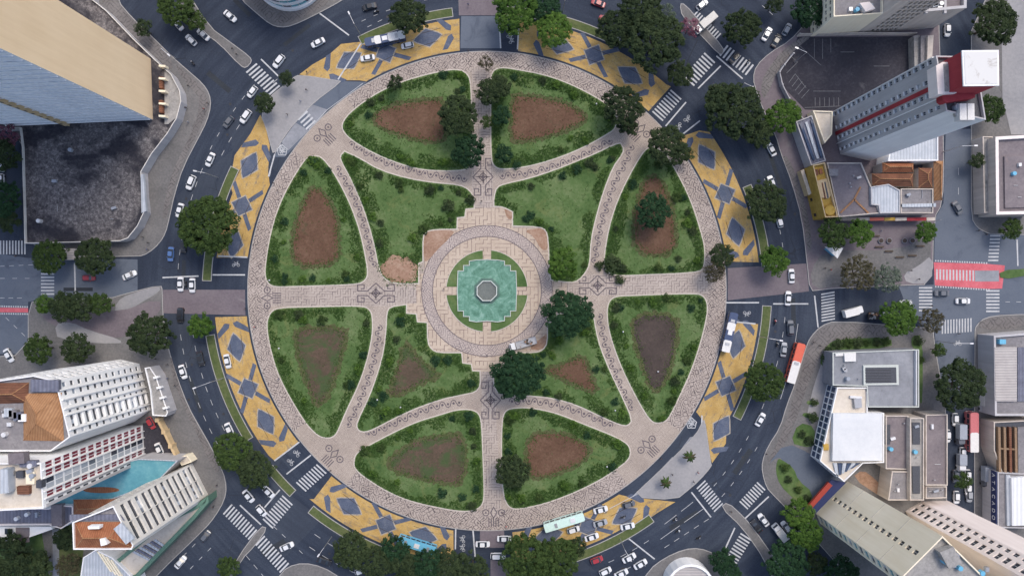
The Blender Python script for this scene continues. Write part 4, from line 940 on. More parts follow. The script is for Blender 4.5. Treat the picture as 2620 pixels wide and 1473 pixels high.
def car(x, y, a, kind, col, phrase, grp='cars around the square', z=.0, extra=''):
    if (kind, col) not in CARC: CARC[kind, col] = car_meshes(kind, col)
    P, (L, w, belt, xf, xr, ws0) = CARC[kind, col]
    g = G(x, y, .9)
    o = thing('car', f'{col} {kind} {phrase}', 'car', (g.x, g.y, z), -math.radians(a), grp)
    for k in ('body', 'windshield', 'rear_window', 'roof'): link(k, P[k], o)
    for s_ in (-1, 1):
        link('side_window', P['side_window', s_], o)
        for k, px in (('headlight', xf - .22), ('taillight', xr + .08)):
            link(k, P[k], o).location = (px, s_ * w * .66, .66)
        link('mirror', P['mirror'], o).location = (ws0 - .25, s_ * (w + .06), belt + .03)
        for px in (xf - .85, xr + .8): link('wheel', P['wheel'], o).location = (px, s_ * (w - .1), .32)
    return o
W_, B_, R_, Sv, Gy, Db = 'white', 'black', 'red', 'silver', 'grey', 'dark blue'
SE, HB, SU = 'sedan', 'hatchback', 'suv'
CARS = [
 (453, 61, 230, SE, W_, 'left one of three on the upper left street'), (519, 88, 222, SE, W_, 'nearest the island tip on the upper left street'), (488, 102, 225, HB, W_, 'lowest of three on the upper left street'),
 (588, 41, 40, SE, W_, 'alone left of the round white building'), (645, 235, 128, HB, W_, 'just past the upper left zebra crossing'), (628, 298, 125, SU, W_, 'with dark sunroof beside the left corner of the pale triangle'), (584, 312, 128, HB, Gy, 'in the outer lane left of the pale triangle'),
 (713, 157, 128, SU, W_, 'with dark roof waiting before the upper left zebra crossing'), (813, 109, 152, SE, W_, 'between lane lines at the upper left'), (940, 148, 170, SE, W_, 'on the upper left mural below the blue bus'), (1042, 116, 168, HB, W_, 'on the upper left mural behind the blue bus'), (945, 17, 165, SE, B_, 'on the top road left of the first tree'),
 (1531, 8, 200, SE, R_, 'at the top edge over the dark road'), (1548, 50, 205, HB, R_, 'half hidden under the upper right trees'), (1797, 12, 320, HB, W_, 'above the box truck at the upper right'), (1963, 87, 300, SE, W_, 'on the street left of the beige block'), (1987, 104, 300, SE, B_, 'behind the white one left of the beige block'), (2014, 75, 300, HB, Sv, 'parked under trees left of the beige block'), (2425, 77, 90, HB, W_, 'on the far right street beside the beige block'), (1833, 228, 45, HB, B_, 'under trees at the upper right junction'), (1880, 148, 135, HB, B_, 'crossing the zebra at the upper right'),
 (1974, 382, 242, SE, W_, 'on the east ring road near the hotel'), (1975, 467, 250, SE, W_, 'above the east verge tree'), (1995, 566, 255, HB, W_, 'below the east verge tree'), (2026, 706, 268, SE, W_, 'on the east paved crossing'), (2017, 763, 274, SE, W_, 'on the stop line below the east paved crossing'), (2451, 532, 60, SE, Gy, 'turning on the far right street'),
 (537, 408, 114, SE, W_, 'topmost in the left ring lanes beside the mural'), (488, 467, 112, SU, W_, 'second in the left ring lanes beside the mural'), (459, 538, 104, SE, W_, 'left of the big west verge tree'), (436, 650, 94, SE, 'blue', 'at the lane start by the west stop line'), (468, 630, 92, HB, B_, 'beside the blue one at the west stop line'),
 (461, 727, 90, SE, W_, 'left of the pair at the west paved crossing'), (491, 730, 90, SE, W_, 'right of the pair at the west paved crossing'), (225, 711, 0, HB, R_, 'on the west side street'), (330, 704, -24, SE, W_, 'leaving the west side street'), (2, 423, 90, HB, W_, 'parked at the left edge, upper one'), (2, 461, 90, HB, W_, 'parked at the left edge, lower one'),
 (21, 909, 60, SE, W_, 'at the left edge below the west side street'), (461, 806, 92, SU, B_, 'just below the west paved crossing'), (512, 918, 76, SE, B_, 'beside the west verge below the crossing'), (467, 951, 72, SE, W_, 'in the outer lane of the lower left ring'), (581, 924, 78, SE, W_, 'driving on the lower left mural'), (586, 1099, 66, SE, W_, 'beside the lower left verge trees'),
 (2023, 838, 268, SU, Gy, 'beside the east verge above the silver one'), (2006, 894, 276, SE, Sv, 'left of the long red bus'), (1946, 1073, 300, SE, W_, 'below the east verge tree'), (2319, 775, 180, HB, W_, 'left of the zebra on the east side street'), (2411, 750, 180, SE, Gy, 'below the red cycle crossing'), (2465, 770, 0, SE, W_, 'right of the dark one on the east side street'),
 (2445, 1073, 90, HB, W_, 'beside the red bus on the right hand street'), (2425, 1115, 90, HB, W_, 'parked at the left kerb of the right hand street'), (2464, 1160, 90, HB, W_, 'ahead of the grey van on the right hand street'), (2477, 1217, 90, HB, W_, 'right of the small street tree'), (2478, 1250, 90, HB, W_, 'second below the small street tree'), (2481, 1268, 90, HB, Sv, 'third below the small street tree'), (2448, 1272, 90, HB, W_, 'parked at the left kerb above the white gable'), (2446, 1218, 90, HB, Gy, 'left of the small street tree'),
 (1954, 1330, 232, SE, W_, 'left of the lower right trees'), (1936, 1346, 232, SE, B_, 'next to the white one left of the lower right trees'), (2012, 1348, 232, HB, W_, 'half under the lower right trees'),
 (635, 1269, 50, SE, W_, 'left one before the lower left zebra crossing'), (686, 1258, 45, SE, W_, 'nearest the stop line at the lower left'), (668, 1306, 48, HB, W_, 'driving over the lower left zebra crossing'), (525, 1371, 308, HB, Gy, 'on the lower left street near the corner'), (461, 1438, 310, SE, W_, 'with dark roof glass at the bottom left'), (407, 1150, 66, SE, W_, 'parked in the yard beside the striped hotel'), (385, 1082, 60, HB, R_, 'parked in the shade of the hotel yard'),
 (733, 1398, 336, SE, W_, 'below the lower left zebra crossings'), (829, 1436, 20, SE, B_, 'at the bottom left of the dark tree row'), (923, 1460, -20, HB, W_, 'among trees on the bottom edge'), (1235, 1392, 0, SE, W_, 'on the stop line at the bottom centre'), (1290, 1378, 0, SE, W_, 'right of the bottom centre stop line'), (1274, 1422, 0, SU, W_, 'at the paved gap in the bottom centre'),
 (1537, 1304, 345, SE, W_, 'nearest the promenade on the lower right mural'), (1536, 1338, 345, SE, Sv, 'middle of the lower right mural'), (1467, 1355, 342, HB, W_, 'right below the pale long bus'), (1514, 1374, 342, SE, W_, 'at the outer edge of the lower right mural'), (1606, 1346, 348, SE, W_, 'leaving the lower right mural'), (1609, 1290, 345, HB, Gy, 'on the upper edge of the lower right mural'),
 (1527, 1432, 340, HB, R_, 'behind the bottom right stop line'), (1610, 1427, 332, SE, W_, 'first at the bottom right stop line'), (1639, 1443, 330, SE, W_, 'second at the bottom right stop line'), (1549, 1461, 335, HB, W_, 'bottom edge left of two'), (1590, 1467, 335, SE, W_, 'bottom edge right of two'),
]
for c in CARS: car(*c)
# long vehicles
def coach(name, label, cat, x, y, a, L, Wd, Hh, body, roofs, grp=None, z0=0.0, joint=None, units=3):
    """roofs: list of (from, to, material) along the roof, fractions from the tail"""
    g = G(x, y, Hh); o = thing(name, label, cat, (g.x, g.y, z0), -math.radians(a), grp); w = Wd / 2
    def rr(l0, l1, k): return [(l0, -w * k + .25), (l0 + .2, -w * k), (l1 - .35, -w * k), (l1, -w * k + .45), (l1, w * k - .45), (l1 - .35, w * k), (l0 + .2, w * k), (l0, w * k - .25)]
    b = MB(); b.prism(rr(-L / 2, L / 2, 1), .35, Hh - .12); b.build('body', M[body], o)
    for f0, f1, m_ in roofs:
        b = MB(); b.prism(rr(-L / 2 + L * f0, -L / 2 + L * f1, .97), Hh - .13, Hh); b.build('roof', M[m_], o)
    for s_ in (-1, 1):
        n = max(2, int(L / 1.6)); me = MB(); me.box((0, 0, 0), (1.3, .06, .9)); me = me.data('window', M['glass'])
        for i in range(n): link('window', me, o).location = (-L / 2 + (i + .7) * (L - .6) / n, s_ * (w + .01), Hh * .66)
        wm = MB(); wm.tube((0, -.14, 0), (0, .14, 0), .48, .48, 14); wm = wm.data('wheel', M['rubber'])
        for px in (L / 2 - 2.3, -L / 2 + 2.6): link('wheel', wm, o).location = (px, s_ * (w - .12), .48)
        hm = MB(); hm.box((0, 0, 0), (.1, .4, .25)); link('headlight', hm.data('headlight', M['lamp']), o).location = (L / 2, s_ * (w - .4), .9)
    b = MB(); b.box((L / 2 + .01, 0, Hh * .6), (.06, Wd * .86, 1.2)); b.build('windshield', M['glass'], o)
    for i in range(units):
        b = MB(); u = -L / 2 + L * (i + .7) / (units + .4); b.box((u, 0, Hh + .09), (1.6 if i % 2 else .8, Wd * .5, .2)); b.build('roof_unit', M['white_metal' if i % 2 else 'metal'], o)
    return o
M['bus_blue'] = plain('bus_navy', (.05, .075, .15), .35); M['bus_cyan'] = plain('bus_cyan', (.14, .42, .6), .35); M['bus_pale'] = plain('bus_pale_green', (.55, .72, .66), .4)
M['bus_red'] = plain('bus_red', (.62, .12, .07), .4); M['bus_white'] = plain('bus_white', (.68, .67, .65), .4); M['box_grey'] = plain('box_grey', (.3, .33, .38), .5); M['bus_pink'] = plain('bus_pale_red', (.5, .15, .16), .5); M['tarp'] = plain('beige_tarp', (.62, .6, .55), .8)
coach('bus', 'navy and white city bus on the upper left mural', 'bus', 984, 98, 168, 12.3, 2.55, 3.1, 'bus_blue', [(0, .16, 'bus_white'), (.16, .42, 'bus_white'), (.42, .6, 'bus_blue'), (.6, .76, 'bus_white'), (.76, 1, 'bus_blue')])
coach('bus', 'pale green white city bus on the lower right mural', 'bus', 1444, 1337, 343, 12.6, 2.6, 3.1, 'bus_pale', [(0, 1, 'bus_pale')], units=2)
coach('bus', 'bright cyan bus half hidden by the bottom tree row', 'bus', 1066, 1396, 17, 12, 2.55, 3.1, 'bus_cyan', [(0, 1, 'bus_cyan')])
coach('bus', 'blue and white bus on the east mural beside the promenade', 'bus', 1868, 850, 283, 12.2, 2.55, 3.1, 'bus_blue', [(0, .3, 'bus_white'), (.3, .55, 'bus_blue'), (.55, .75, 'bus_white'), (.75, 1, 'bus_blue')])
coach('bus', 'long orange red and white bus along the east kerb', 'bus', 2038, 929, 286, 12.4, 2.6, 3.2, 'bus_red', [(0, .55, 'bus_white'), (.55, 1, 'bus_red')], units=1)
coach('bus', 'faded red and white bus on the right hand street', 'bus', 2494, 1106, 270, 12.0, 2.6, 3.2, 'bus_pink', [(0, .5, 'bus_white'), (.5, 1, 'bus_pink')], units=0)
def truck(label, x, y, a, L, cabc, boxm, hb=2.9, grp=None, bed=False):
    g = G(x, y, 2.2); o = thing('truck', label, 'truck', (g.x, g.y, .15 if bed else 0), -math.radians(a), grp)
    b = MB(); b.prism([(L / 2 - 1.75, -1.05), (L / 2 - .2, -1.05), (L / 2, -.8), (L / 2, .8), (L / 2 - .2, 1.05), (L / 2 - 1.75, 1.05)], .4, 1.45); b.prism([(L / 2 - 1.7, -.95), (L / 2 - .6, -.92), (L / 2 - .45, -.7), (L / 2 - .45, .7), (L / 2 - .6, .92), (L / 2 - 1.7, .95)], 1.45, 2.2); b.build('cab', M[cabc], o)
    b = MB(); b.face([(L / 2 - .12, -.85, 1.46), (L / 2 - .12, .85, 1.46), (L / 2 - .5, .75, 2.14), (L / 2 - .5, -.75, 2.14)]); b.build('windshield', M['glass'], o)
    if bed:
        b = MB(); b.box((-.9, 0, .95), (L - 2.2, 2.2, .12))
        for s_ in (-1, 1): b.box((-.9, s_ * 1.08, 1.25), (L - 2.2, .06, .5))
        b.box((-.9 - (L - 2.2) / 2, 0, 1.25), (.06, 2.2, .5)); b.build('flatbed', M[boxm], o)
        for i in range(14):
            b = MB(); b.box((-.9 + rnd.uniform(-2, 2), rnd.uniform(-.8, .8), 1.1 + rnd.uniform(0, .3)), (rnd.uniform(.3, 1.0), rnd.uniform(.2, .6), rnd.uniform(.2, .5)), rnd.uniform(0, 3)); b.build('load', M[rnd.choice(('clay', 'concrete', 'metal', 'trunk'))], o)
    else:
        b = MB(); b.prism([(-L / 2, -1.12), (L / 2 - 1.95, -1.12), (L / 2 - 1.95, 1.12), (-L / 2, 1.12)], .75, hb); b.build('cargo_box', M[boxm], o)
    wm = MB(); wm.tube((0, -.13, 0), (0, .13, 0), .42, .42, 12); wm = wm.data('wheel', M['rubber'])
    for s_ in (-1, 1):
        for px in (L / 2 - .9, -L / 2 + 1.3): link('wheel', wm, o).location = (px, s_ * .95, .42)
    return o
truck('white box truck over the upper right zebra crossing', 1806, 58, 140, 7.6, 'p_white', 'tarp')
truck('white cargo truck on the east side street by the zebra crossing', 2186, 797, 165 + 180, 6.2, 'p_white', 'bus_white')
truck('dark tow truck with white cab under the bright east street tree', 2250, 808, 0, 6.4, 'p_white', 'dark_metal', bed=True)
truck('white work truck with loaded flatbed on the court beside the fountain', 1339, 879, 164, 8.6, 'p_white', 'metal', bed=True)
truck('grey blue box truck beside the faded red bus', 2462, 1112, 90, 6.4, 'p_grey', 'box_grey')
truck('grey van with square box in the middle of the right hand street', 2464, 1184, 90, 5.2, 'p_white', 'box_grey', 2.5)
truck('white box truck parked at the right kerb, upper one', 2524, 982, 90, 5.8, 'p_white', 'bus_white')
truck('white box truck parked at the right kerb, lower one', 2524, 1030, 90, 5.8, 'p_white', 'bus_white')
truck('grey box truck beside the navy awning', 2527, 1220, 90, 6.4, 'p_grey', 'box_grey')
truck('long white pickup van at the lower right street', 1999, 1364, 232, 5.8, 'p_white', 'bus_white', 2.0)
# motorcycles with riders
M['cloth_dark'] = plain('dark_cloth', (.04, .042, .05), .9); M['cloth_red'] = plain('red_cloth', (.4, .05, .06), .9); M['helmet'] = plain('white_helmet', (.7, .7, .7), .3); M['cloth_pale'] = plain('pale_cloth', (.5, .5, .52), .9); M['skin'] = plain('skin', (.3, .18, .12), .7); M['cloth_blue'] = plain('blue_cloth', (.08, .12, .25), .9); M['hair'] = plain('dark_hair', (.015, .012, .01), .8)
def skin_mesh(name, verts, edges, radii, mats, sub=1, classify=None):
    me = bpy.data.meshes.new(name + '_rig'); me.from_pydata(verts, edges, [])
    o = bpy.data.objects.new(name + '_rig', me); COL.objects.link(o)
    sk = o.modifiers.new('skin', 'SKIN'); sk.use_smooth_shade = True
    for i, r in enumerate(radii): me.skin_vertices[0].data[i].radius = (r, r * .85) if not isinstance(r, tuple) else r
    me.skin_vertices[0].data[0].use_root = True
    sb = o.modifiers.new('sub', 'SUBSURF'); sb.levels = sub; sb.render_levels = sub
    dg = bpy.context.evaluated_depsgraph_get(); out = bpy.data.meshes.new_from_object(o.evaluated_get(dg)); out.name = name
    bpy.data.objects.remove(o); bpy.data.meshes.remove(me)
    out.materials.clear()
    for m_ in mats: out.materials.append(m_)
    for p in out.polygons: p.material_index = classify(p.center) if classify else 0; p.use_smooth = True
    return out
def walker_mesh(name, shirt, trousers, hairm, stride=.28):
    V = [(0, 0, .95), (0, 0, 1.2), (0, 0, 1.42), (.02, 0, 1.53), (.03, 0, 1.64), (.02, 0, 1.72),
         (0, .1, .9), (stride * .5, .1, .5), (stride * .6, .1, .1), (stride * .6 + .14, .1, .04), (0, -.1, .9), (-stride * .2, -.1, .5), (-stride, -.1, .12), (-stride + .13, -.1, .04),
         (0, .19, 1.4), (-.1, .25, 1.14), (-.02, .26, .9), (.02, .26, .8), (0, -.19, 1.4), (.06, -.25, 1.14), (.18, -.25, .94), (.24, -.25, .86)]
    E = [(0, 1), (1, 2), (2, 3), (3, 4), (4, 5), (0, 6), (6, 7), (7, 8), (8, 9), (0, 10), (10, 11), (11, 12), (12, 13), (2, 14), (14, 15), (15, 16), (16, 17), (2, 18), (18, 19), (19, 20), (20, 21)]
    Rr = [(.15, .12), (.14, .11), (.15, .1), .055, .1, .085, .09, .065, .05, .045, .09, .065, .05, .045, .065, .05, .038, .035, .065, .05, .038, .035]
    def cl(c):
        if c.z > 1.67 or (c.z > 1.58 and c.x < 0.0): return 3
        if c.z > 1.47: return 2
        if abs(c.y) > .19 and c.z < .98: return 2
        return 0 if c.z > .93 else 1
    return skin_mesh(name, V, E, Rr, [M[shirt], M[trousers], M['skin'], M[hairm]], 1, cl)
def rider_mesh(name, shirt):
    V = [(-.1, 0, .82), (-.04, 0, 1.1), (.06, 0, 1.32), (.1, 0, 1.42), (.12, 0, 1.52), (.12, 0, 1.6), (-.02, .14, .8), (.3, .2, .72), (.12, .2, .36), (.26, .2, .3), (-.02, -.14, .8), (.3, -.2, .72), (.12, -.2, .36), (.26, -.2, .3),
         (.06, .2, 1.3), (.24, .3, 1.1), (.45, .28, 1.02), (.06, -.2, 1.3), (.24, -.3, 1.1), (.45, -.28, 1.02)]
    E = [(0, 1), (1, 2), (2, 3), (3, 4), (4, 5), (0, 6), (6, 7), (7, 8), (8, 9), (0, 10), (10, 11), (11, 12), (12, 13), (2, 14), (14, 15), (15, 16), (2, 17), (17, 18), (18, 19)]
    Rr = [(.16, .13), (.15, .12), (.16, .11), .06, .13, .11, .1, .075, .06, .05, .1, .075, .06, .05, .075, .055, .045, .075, .055, .045]
    return skin_mesh(name, V, E, Rr, [M[shirt], M['cloth_dark'], M['helmet']], 1, lambda c: 2 if c.z > 1.42 else 0 if c.z > .95 else 1)
RID = {k: rider_mesh('body', k) for k in ('cloth_dark', 'cloth_red', 'cloth_pale')}
def motorcycle(x, y, a, paint, shirt, phrase):
    g = G(x, y, .8); o = thing('motorcycle', f'{paint} motorcycle {phrase}', 'motorcycle', (g.x, g.y, 0), -math.radians(a))
    for px in (.66, -.62):
        b = MB(); b.tube((px, -.06, .3), (px, .06, .3), .3, .3, 14); b.build('wheel', M['rubber'], o)
    b = MB(); b.tube((-.6, 0, .35), (.1, 0, .5), .05, .08, 6); b.tube((.1, 0, .5), (.4, 0, .95), .06, .05, 6); b.tube((.66, 0, .3), (.4, 0, 1.0), .04, .04, 6); b.box((0, 0, .45), (.4, .25, .3)); b.build('frame', M['dark_metal'], o)
    b = MB(); b.box((.18, 0, .85), (.45, .28, .22)); b.build('fuel_tank', M['p_' + paint], o)
    b = MB(); b.box((-.3, 0, .78), (.65, .26, .1)); b.build('seat', M['rubber'], o)
    b = MB(); b.tube((.42, -.34, 1.02), (.42, .34, 1.02), .025, .025, 6); b.build('handlebar', M['metal'], o)
    b = MB(); b.box((-.72, 0, .95), (.4, .4, .36)); b.build('top_box', M['dark_metal'], o)
    p = link('person', RID[shirt]); p.location = o.location; p.rotation_euler = o.rotation_euler
    tag(p, f'helmeted rider {phrase}, on the {paint} motorcycle', 'person', 'motorcycle riders')
for q in ((1984, 822, 268, 'red', 'cloth_red', 'beside the east verge below the crossing'), (1989, 880, 272, 'black', 'cloth_dark', 'between lanes left of the silver sedan'), (1736, 1357, 330, 'white', 'cloth_pale', 'alone on the bottom right road'), (1728, 1328, 325, 'black', 'cloth_pale', 'ahead of the white one on the bottom right road'), (1595, 1322, 345, 'black', 'cloth_dark', 'on the blue figure of the lower right mural'),
          (1614, 1283, 345, 'black', 'cloth_dark', 'at the top edge of the lower right mural'), (1449, 1389, 345, 'white', 'cloth_pale', 'beside the tree under the lower right mural'), (1914, 160, 120, 'white', 'cloth_dark', 'on the zebra at the upper right'), (475, 727, 90, 'black', 'cloth_dark', 'between two white cars at the west crossing'), (492, 160, 230, 'white', 'cloth_dark', 'below three cars on the upper left street'), (962, 30, 165, 'white', 'cloth_dark', 'on the top road beside the black sedan'), (1788, 1375, 330, 'black', 'cloth_dark', 'right of the bottom right stop line')): motorcycle(*q)
# pedestrians
WALK = [('dark', walker_mesh('body', 'cloth_dark', 'cloth_dark', 'hair')), ('pale', walker_mesh('body', 'cloth_pale', 'cloth_blue', 'hair', .2)), ('red', walker_mesh('body', 'cloth_red', 'cloth_dark', 'hair', .32)), ('blue', walker_mesh('body', 'cloth_blue', 'cloth_dark', 'hair', .24))]
def person(x, y, a, k, phrase, z=.14):
    g = G(x, y, .8); o = link('person', WALK[k][1]); o.location = (g.x, g.y, z); o.rotation_euler = (0, 0, -math.radians(a))
    tag(o, f'{WALK[k][0]} dressed pedestrian {phrase}', 'person', 'pedestrians')
for q in ((482, 220, 60, 0, 'on the upper left corner pavement'), (532, 265, 90, 0, 'nearest the kerb at the upper left corner'), (522, 279, 100, 2, 'second from the kerb at the upper left corner'), (476, 276, 80, 0, 'beside the white parapet of the dark deck'), (480, 312, 95, 1, 'lower on the upper left corner pavement'),
          (595, 125, 45, 0, 'on the traffic island of the upper left street'), (606, 140, 225, 0, 'second on the traffic island of the upper left street'), (785, 185, 20, 0, 'on the top edge of the pale triangle'), (784, 230, 30, 0, 'in the middle of the pale triangle'), (768, 258, 30, 1, 'by the slip lane of the pale triangle'), (735, 293, 120, 0, 'near the left side of the pale triangle'),
          (700, 469, 90, 0, 'upper of two on the left promenade'), (710, 487, 90, 0, 'lower of two on the left promenade'), (667, 676, 100, 0, 'on the left promenade by the cycle box'), (1136, 738, 0, 0, 'on the court left of the fountain'), (1232, 514, 90, 0, 'on the north path below the spirals'), (627, 789, 90, 0, 'at the west paved crossing on the promenade'), (651, 836, 95, 2, 'on the left promenade below the axis'), (979, 876, 90, 0, 'at the edge of the lower left curved path'), (1198, 914, 40, 0, 'on the steps below the fountain'), (1588, 944, 60, 0, 'on the lower right curved path'), (1797, 944, 100, 0, 'on the right promenade'), (713, 968, 110, 3, 'on the lower left promenade'),
          (365, 607, 80, 0, 'on the pavement at the deck corner'), (380, 621, 200, 0, 'second at the deck corner'), (377, 638, 20, 3, 'third at the deck corner'), (398, 918, 70, 0, 'on the pavement beside the white building'), (428, 932, 70, 0, 'in the middle of the lower left pavement'), (429, 967, 75, 3, 'lower on the lower left pavement'), (447, 985, 75, 0, 'near the kerb of the lower left pavement'), (555, 1240, 100, 0, 'on the lower left corner pavement'), (546, 1295, 130, 0, 'by the green edged roof at the lower left corner'),
          (845, 1203, 60, 0, 'beginning to cross at the lower left zebra'), (1691, 1172, 45, 0, 'on the lower right slip strip'), (1720, 1213, 45, 0, 'right of the lower palm'), (1786, 1208, 140, 2, 'at the right edge of the lower right triangle'), (1775, 1232, 130, 0, 'at the corner of the lower right triangle'), (1960, 1160, 60, 0, 'on the pavement opposite the lower right triangle'), (1870, 1308, 40, 0, 'on the strip between lower right zebra crossings'),
          (2110, 686, 0, 0, 'on the left side of the small east plaza'), (2125, 690, 180, 2, 'second on the small east plaza'), (2256, 590, 90, 1, 'in front of the low roofs'), (2330, 692, 0, 0, 'right on the small east plaza'), (2350, 714, 0, 0, 'near the zebra of the small east plaza'), (2082, 875, 120, 0, 'on the bend of the east pavement'), (2098, 884, 120, 0, 'inside the bend of the east pavement'), (2382, 782, 0, 0, 'on the east zebra'), (2452, 853, 90, 0, 'on the vertical zebra'), (2522, 600, 0, 0, 'at the far right pavement corner'), (2502, 590, 30, 0, 'second at the far right pavement corner'), (58, 613, 90, 0, 'at the left edge above the zebra crossing'), (42, 655, 20, 0, 'at the left edge below the zebra crossing'), (1198, 12, 90, 3, 'on the paved crossing at the top'), (1198, 131, 90, 0, 'at the top of the promenade'), (1295, 1345, 90, 2, 'on the bottom promenade edge'), (1178, 1338, 10, 0, 'on the bottom promenade')): person(*q)
# ================================================================ buildings
def streak(name, dark, light, big=.1, rough=.85, zs=.06):
    """rendered wall with vertical run-off streaks"""
    t = NT(name); mp = t.node('ShaderNodeMapping'); t.l.new(t.pos(), mp.inputs[0]); mp.inputs['Scale'].default_value = (1, 1, zs)
    a = t.noise(mp.outputs[0], .7, 5, .7); b = t.noise(t.pos(), big, 4, .6)
    return t.done(t.ramp(t.m('ADD', t.m('MULTIPLY', a, .6), t.m('MULTIPLY', b, .4)), [(.34, dark), (.66, light)]), rough)
M['w_beige'] = streak('beige_render', (.76, .58, .37), (.85, .67, .45)); M['w_cream'] = streak('cream_render', (.78, .69, .51), (.9, .82, .65)); M['w_white'] = streak('white_render', (.72, .72, .72), (.88, .88, .87))
M['w_paleblue'] = streak('pale_blue_render', (.68, .71, .75), (.84, .86, .88)); M['w_grey'] = streak('grey_render', (.38, .37, .38), (.52, .51, .52)); M['w_stone'] = streak('worn_stone', (.4, .35, .31), (.62, .56, .5))
M['w_red'] = streak('red_render', (.28, .03, .04), (.42, .06, .07)); M['w_wine'] = plain('wine_panel', (.22, .025, .05), .6, 0, .3); M['w_pink'] = streak('pink_render', (.74, .65, .61), (.87, .79, .75)); M['w_dark'] = plain('dark_cladding', (.06, .065, .08), .6, 0, .3); M['w_bone2'] = surf('white_membrane', (.55, .57, .6), (.62, .64, .66), (.68, .69, .7), .12, 1.0, .8, .4, .1, stain=((.45, .45, .46), .2, .62, .5)); M['sign_red'] = plain('sign_red', (.32, .045, .03), .5); M['beam_brown'] = plain('raw_timber', (.24, .16, .1), .9, 0, .3); M['w_bone'] = streak('bone_render', (.56, .54, .5), (.74, .72, .68)); M['w_navy'] = plain('navy_sign', (.02, .03, .1), .5, 0, .15)
M['w_yellow'] = surf('yellow_render', (.3, .18, .035), (.46, .29, .06), (.55, .38, .11), .3, 1.5, .85, .5, .2, stain=((.2, .1, .03), .5, .6, .8)); M['w_green'] = plain('green_edging', (.1, .19, .14), .5, 0, .3); M['w_tan'] = streak('tan_wall', (.45, .33, .18), (.62, .47, .28))
M['r_grey'] = surf('grey_roof', (.15, .145, .155), (.22, .21, .22), (.31, .3, .305), .15, 1.4, .9, .45, stain=((.1, .095, .1), .3, .58, .7)); M['r_plum'] = surf('plum_roof', (.13, .115, .125), (.19, .165, .175), (.25, .22, .225), .15, 1.4, .9, .45, stain=((.3, .23, .21), .25, .62, .5))
M['r_cream'] = surf('cream_roof', (.46, .4, .33), (.58, .52, .44), (.68, .62, .54), .12, 1.2, .9, .4, stain=((.3, .25, .2), .3, .62, .5)); M['r_pebble'] = surf('pebble_roof', (.2, .2, .19), (.3, .29, .28), (.4, .39, .37), .3, 1.5, .95, .55, stain=((.1, .1, .1), .25, .58, .6))
def ribbed(name, d, l, per, ang=0.0, rough=.6, tile=False):
    t = NT(name); mp = t.node('ShaderNodeMapping'); t.l.new(t.pos(), mp.inputs[0]); mp.inputs['Rotation'].default_value = (0, 0, ang)
    w = t.node('ShaderNodeTexWave'); t.l.new(mp.outputs[0], w.inputs[0]); w.inputs['Scale'].default_value = .314 / per; w.inputs['Distortion'].default_value = .3
    n = t.noise(t.pos(), .35, 5, .7, .6)
    c = t.ramp(n, [(.3, d), (.7, l)]); c = t.mix(t.m('MULTIPLY', w.outputs['Fac'], .35), c, tuple(x * .5 for x in d))
    return t.done(c, rough, w.outputs['Fac'], .6, .1)
M['r_white'] = ribbed('white_sheet_roof', (.7, .72, .74), (.78, .79, .8), 1.2); M['r_pale'] = ribbed('pale_sheet_roof', (.4, .44, .49), (.55, .58, .62), .9); M['r_pale2'] = ribbed('warm_sheet_roof', (.4, .37, .36), (.5, .47, .45), .8, 1.57)
M['r_slate'] = ribbed('slate_sheet_roof', (.12, .125, .17), (.2, .21, .27), 1.0); M['r_tile'] = ribbed('clay_tile_roof', (.24, .085, .04), (.4, .17, .085), .55, 0, .9); M['r_brown'] = ribbed('old_tile_roof', (.12, .055, .035), (.25, .11, .065), .6, 1.57, .9); M['r_orange'] = ribbed('faded_tile_roof', (.3, .15, .07), (.45, .25, .13), .6, .4, .9)
M['r_turq'] = surf('turquoise_roof', (.07, .22, .28), (.11, .31, .37), (.19, .39, .43), .14, 1.0, .8, .35, .1, stain=((.3, .42, .42), .2, .62, .6))
def curtain(name, cw, ch):
    t = NT(name); tc = t.node('ShaderNodeTexCoord'); sp = t.node('ShaderNodeSeparateXYZ'); t.l.new(tc.outputs['Object'], sp.inputs[0]); oi = t.node('ShaderNodeObjectInfo')
    cb = t.node('ShaderNodeCombineXYZ'); t.inp(cb.inputs[0], t.m('FLOOR', t.m('DIVIDE', sp.outputs[0], cw))); t.inp(cb.inputs[1], t.m('MULTIPLY', oi.outputs['Random'], 97.0))
    w = t.node('ShaderNodeTexWhiteNoise', noise_dimensions='2D'); t.l.new(cb.outputs[0], w.inputs[0])
    c = t.ramp(w.outputs[0], [(0, (.025, .03, .045)), (.3, (.05, .06, .085)), (.5, (.2, .24, .3)), (.75, (.42, .46, .52)), (1, (.6, .62, .64))])
    return t.done(c, .25, None, spec=.5)
M['curtained'] = curtain('curtained_window', 1.1, 1.5)
t = M['curtained'].copy(); t.name = 'pale_curtained_window'; M['curtained_pale'] = t  # window copy coloured paler to brighten the tower's shaded south face
for q_, c_ in zip(next(n_ for n_ in t.node_tree.nodes if n_.type == 'VALTORGB').color_ramp.elements, ((.06, .075, .1), (.3, .35, .42), (.5, .55, .6), (.66, .69, .72), (.78, .79, .8))): q_.color = (*c_, 1)
PANE = {}
def pane(w, h, mt):
    k = (round(w, 2), round(h, 2), mt)
    if k not in PANE:
        b = MB(); b.face([(0, 0, 0), (w, 0, 0), (w, 0, h), (0, 0, h)])
        if w < 3: b.face([(w * .5 - .04, -.03, 0), (w * .5 + .04, -.03, 0), (w * .5 + .04, -.03, h), (w * .5 - .04, -.03, h)], 1)
        PANE[k] = b.data('window', [M[mt], M['white_metal']])
    return PANE[k]
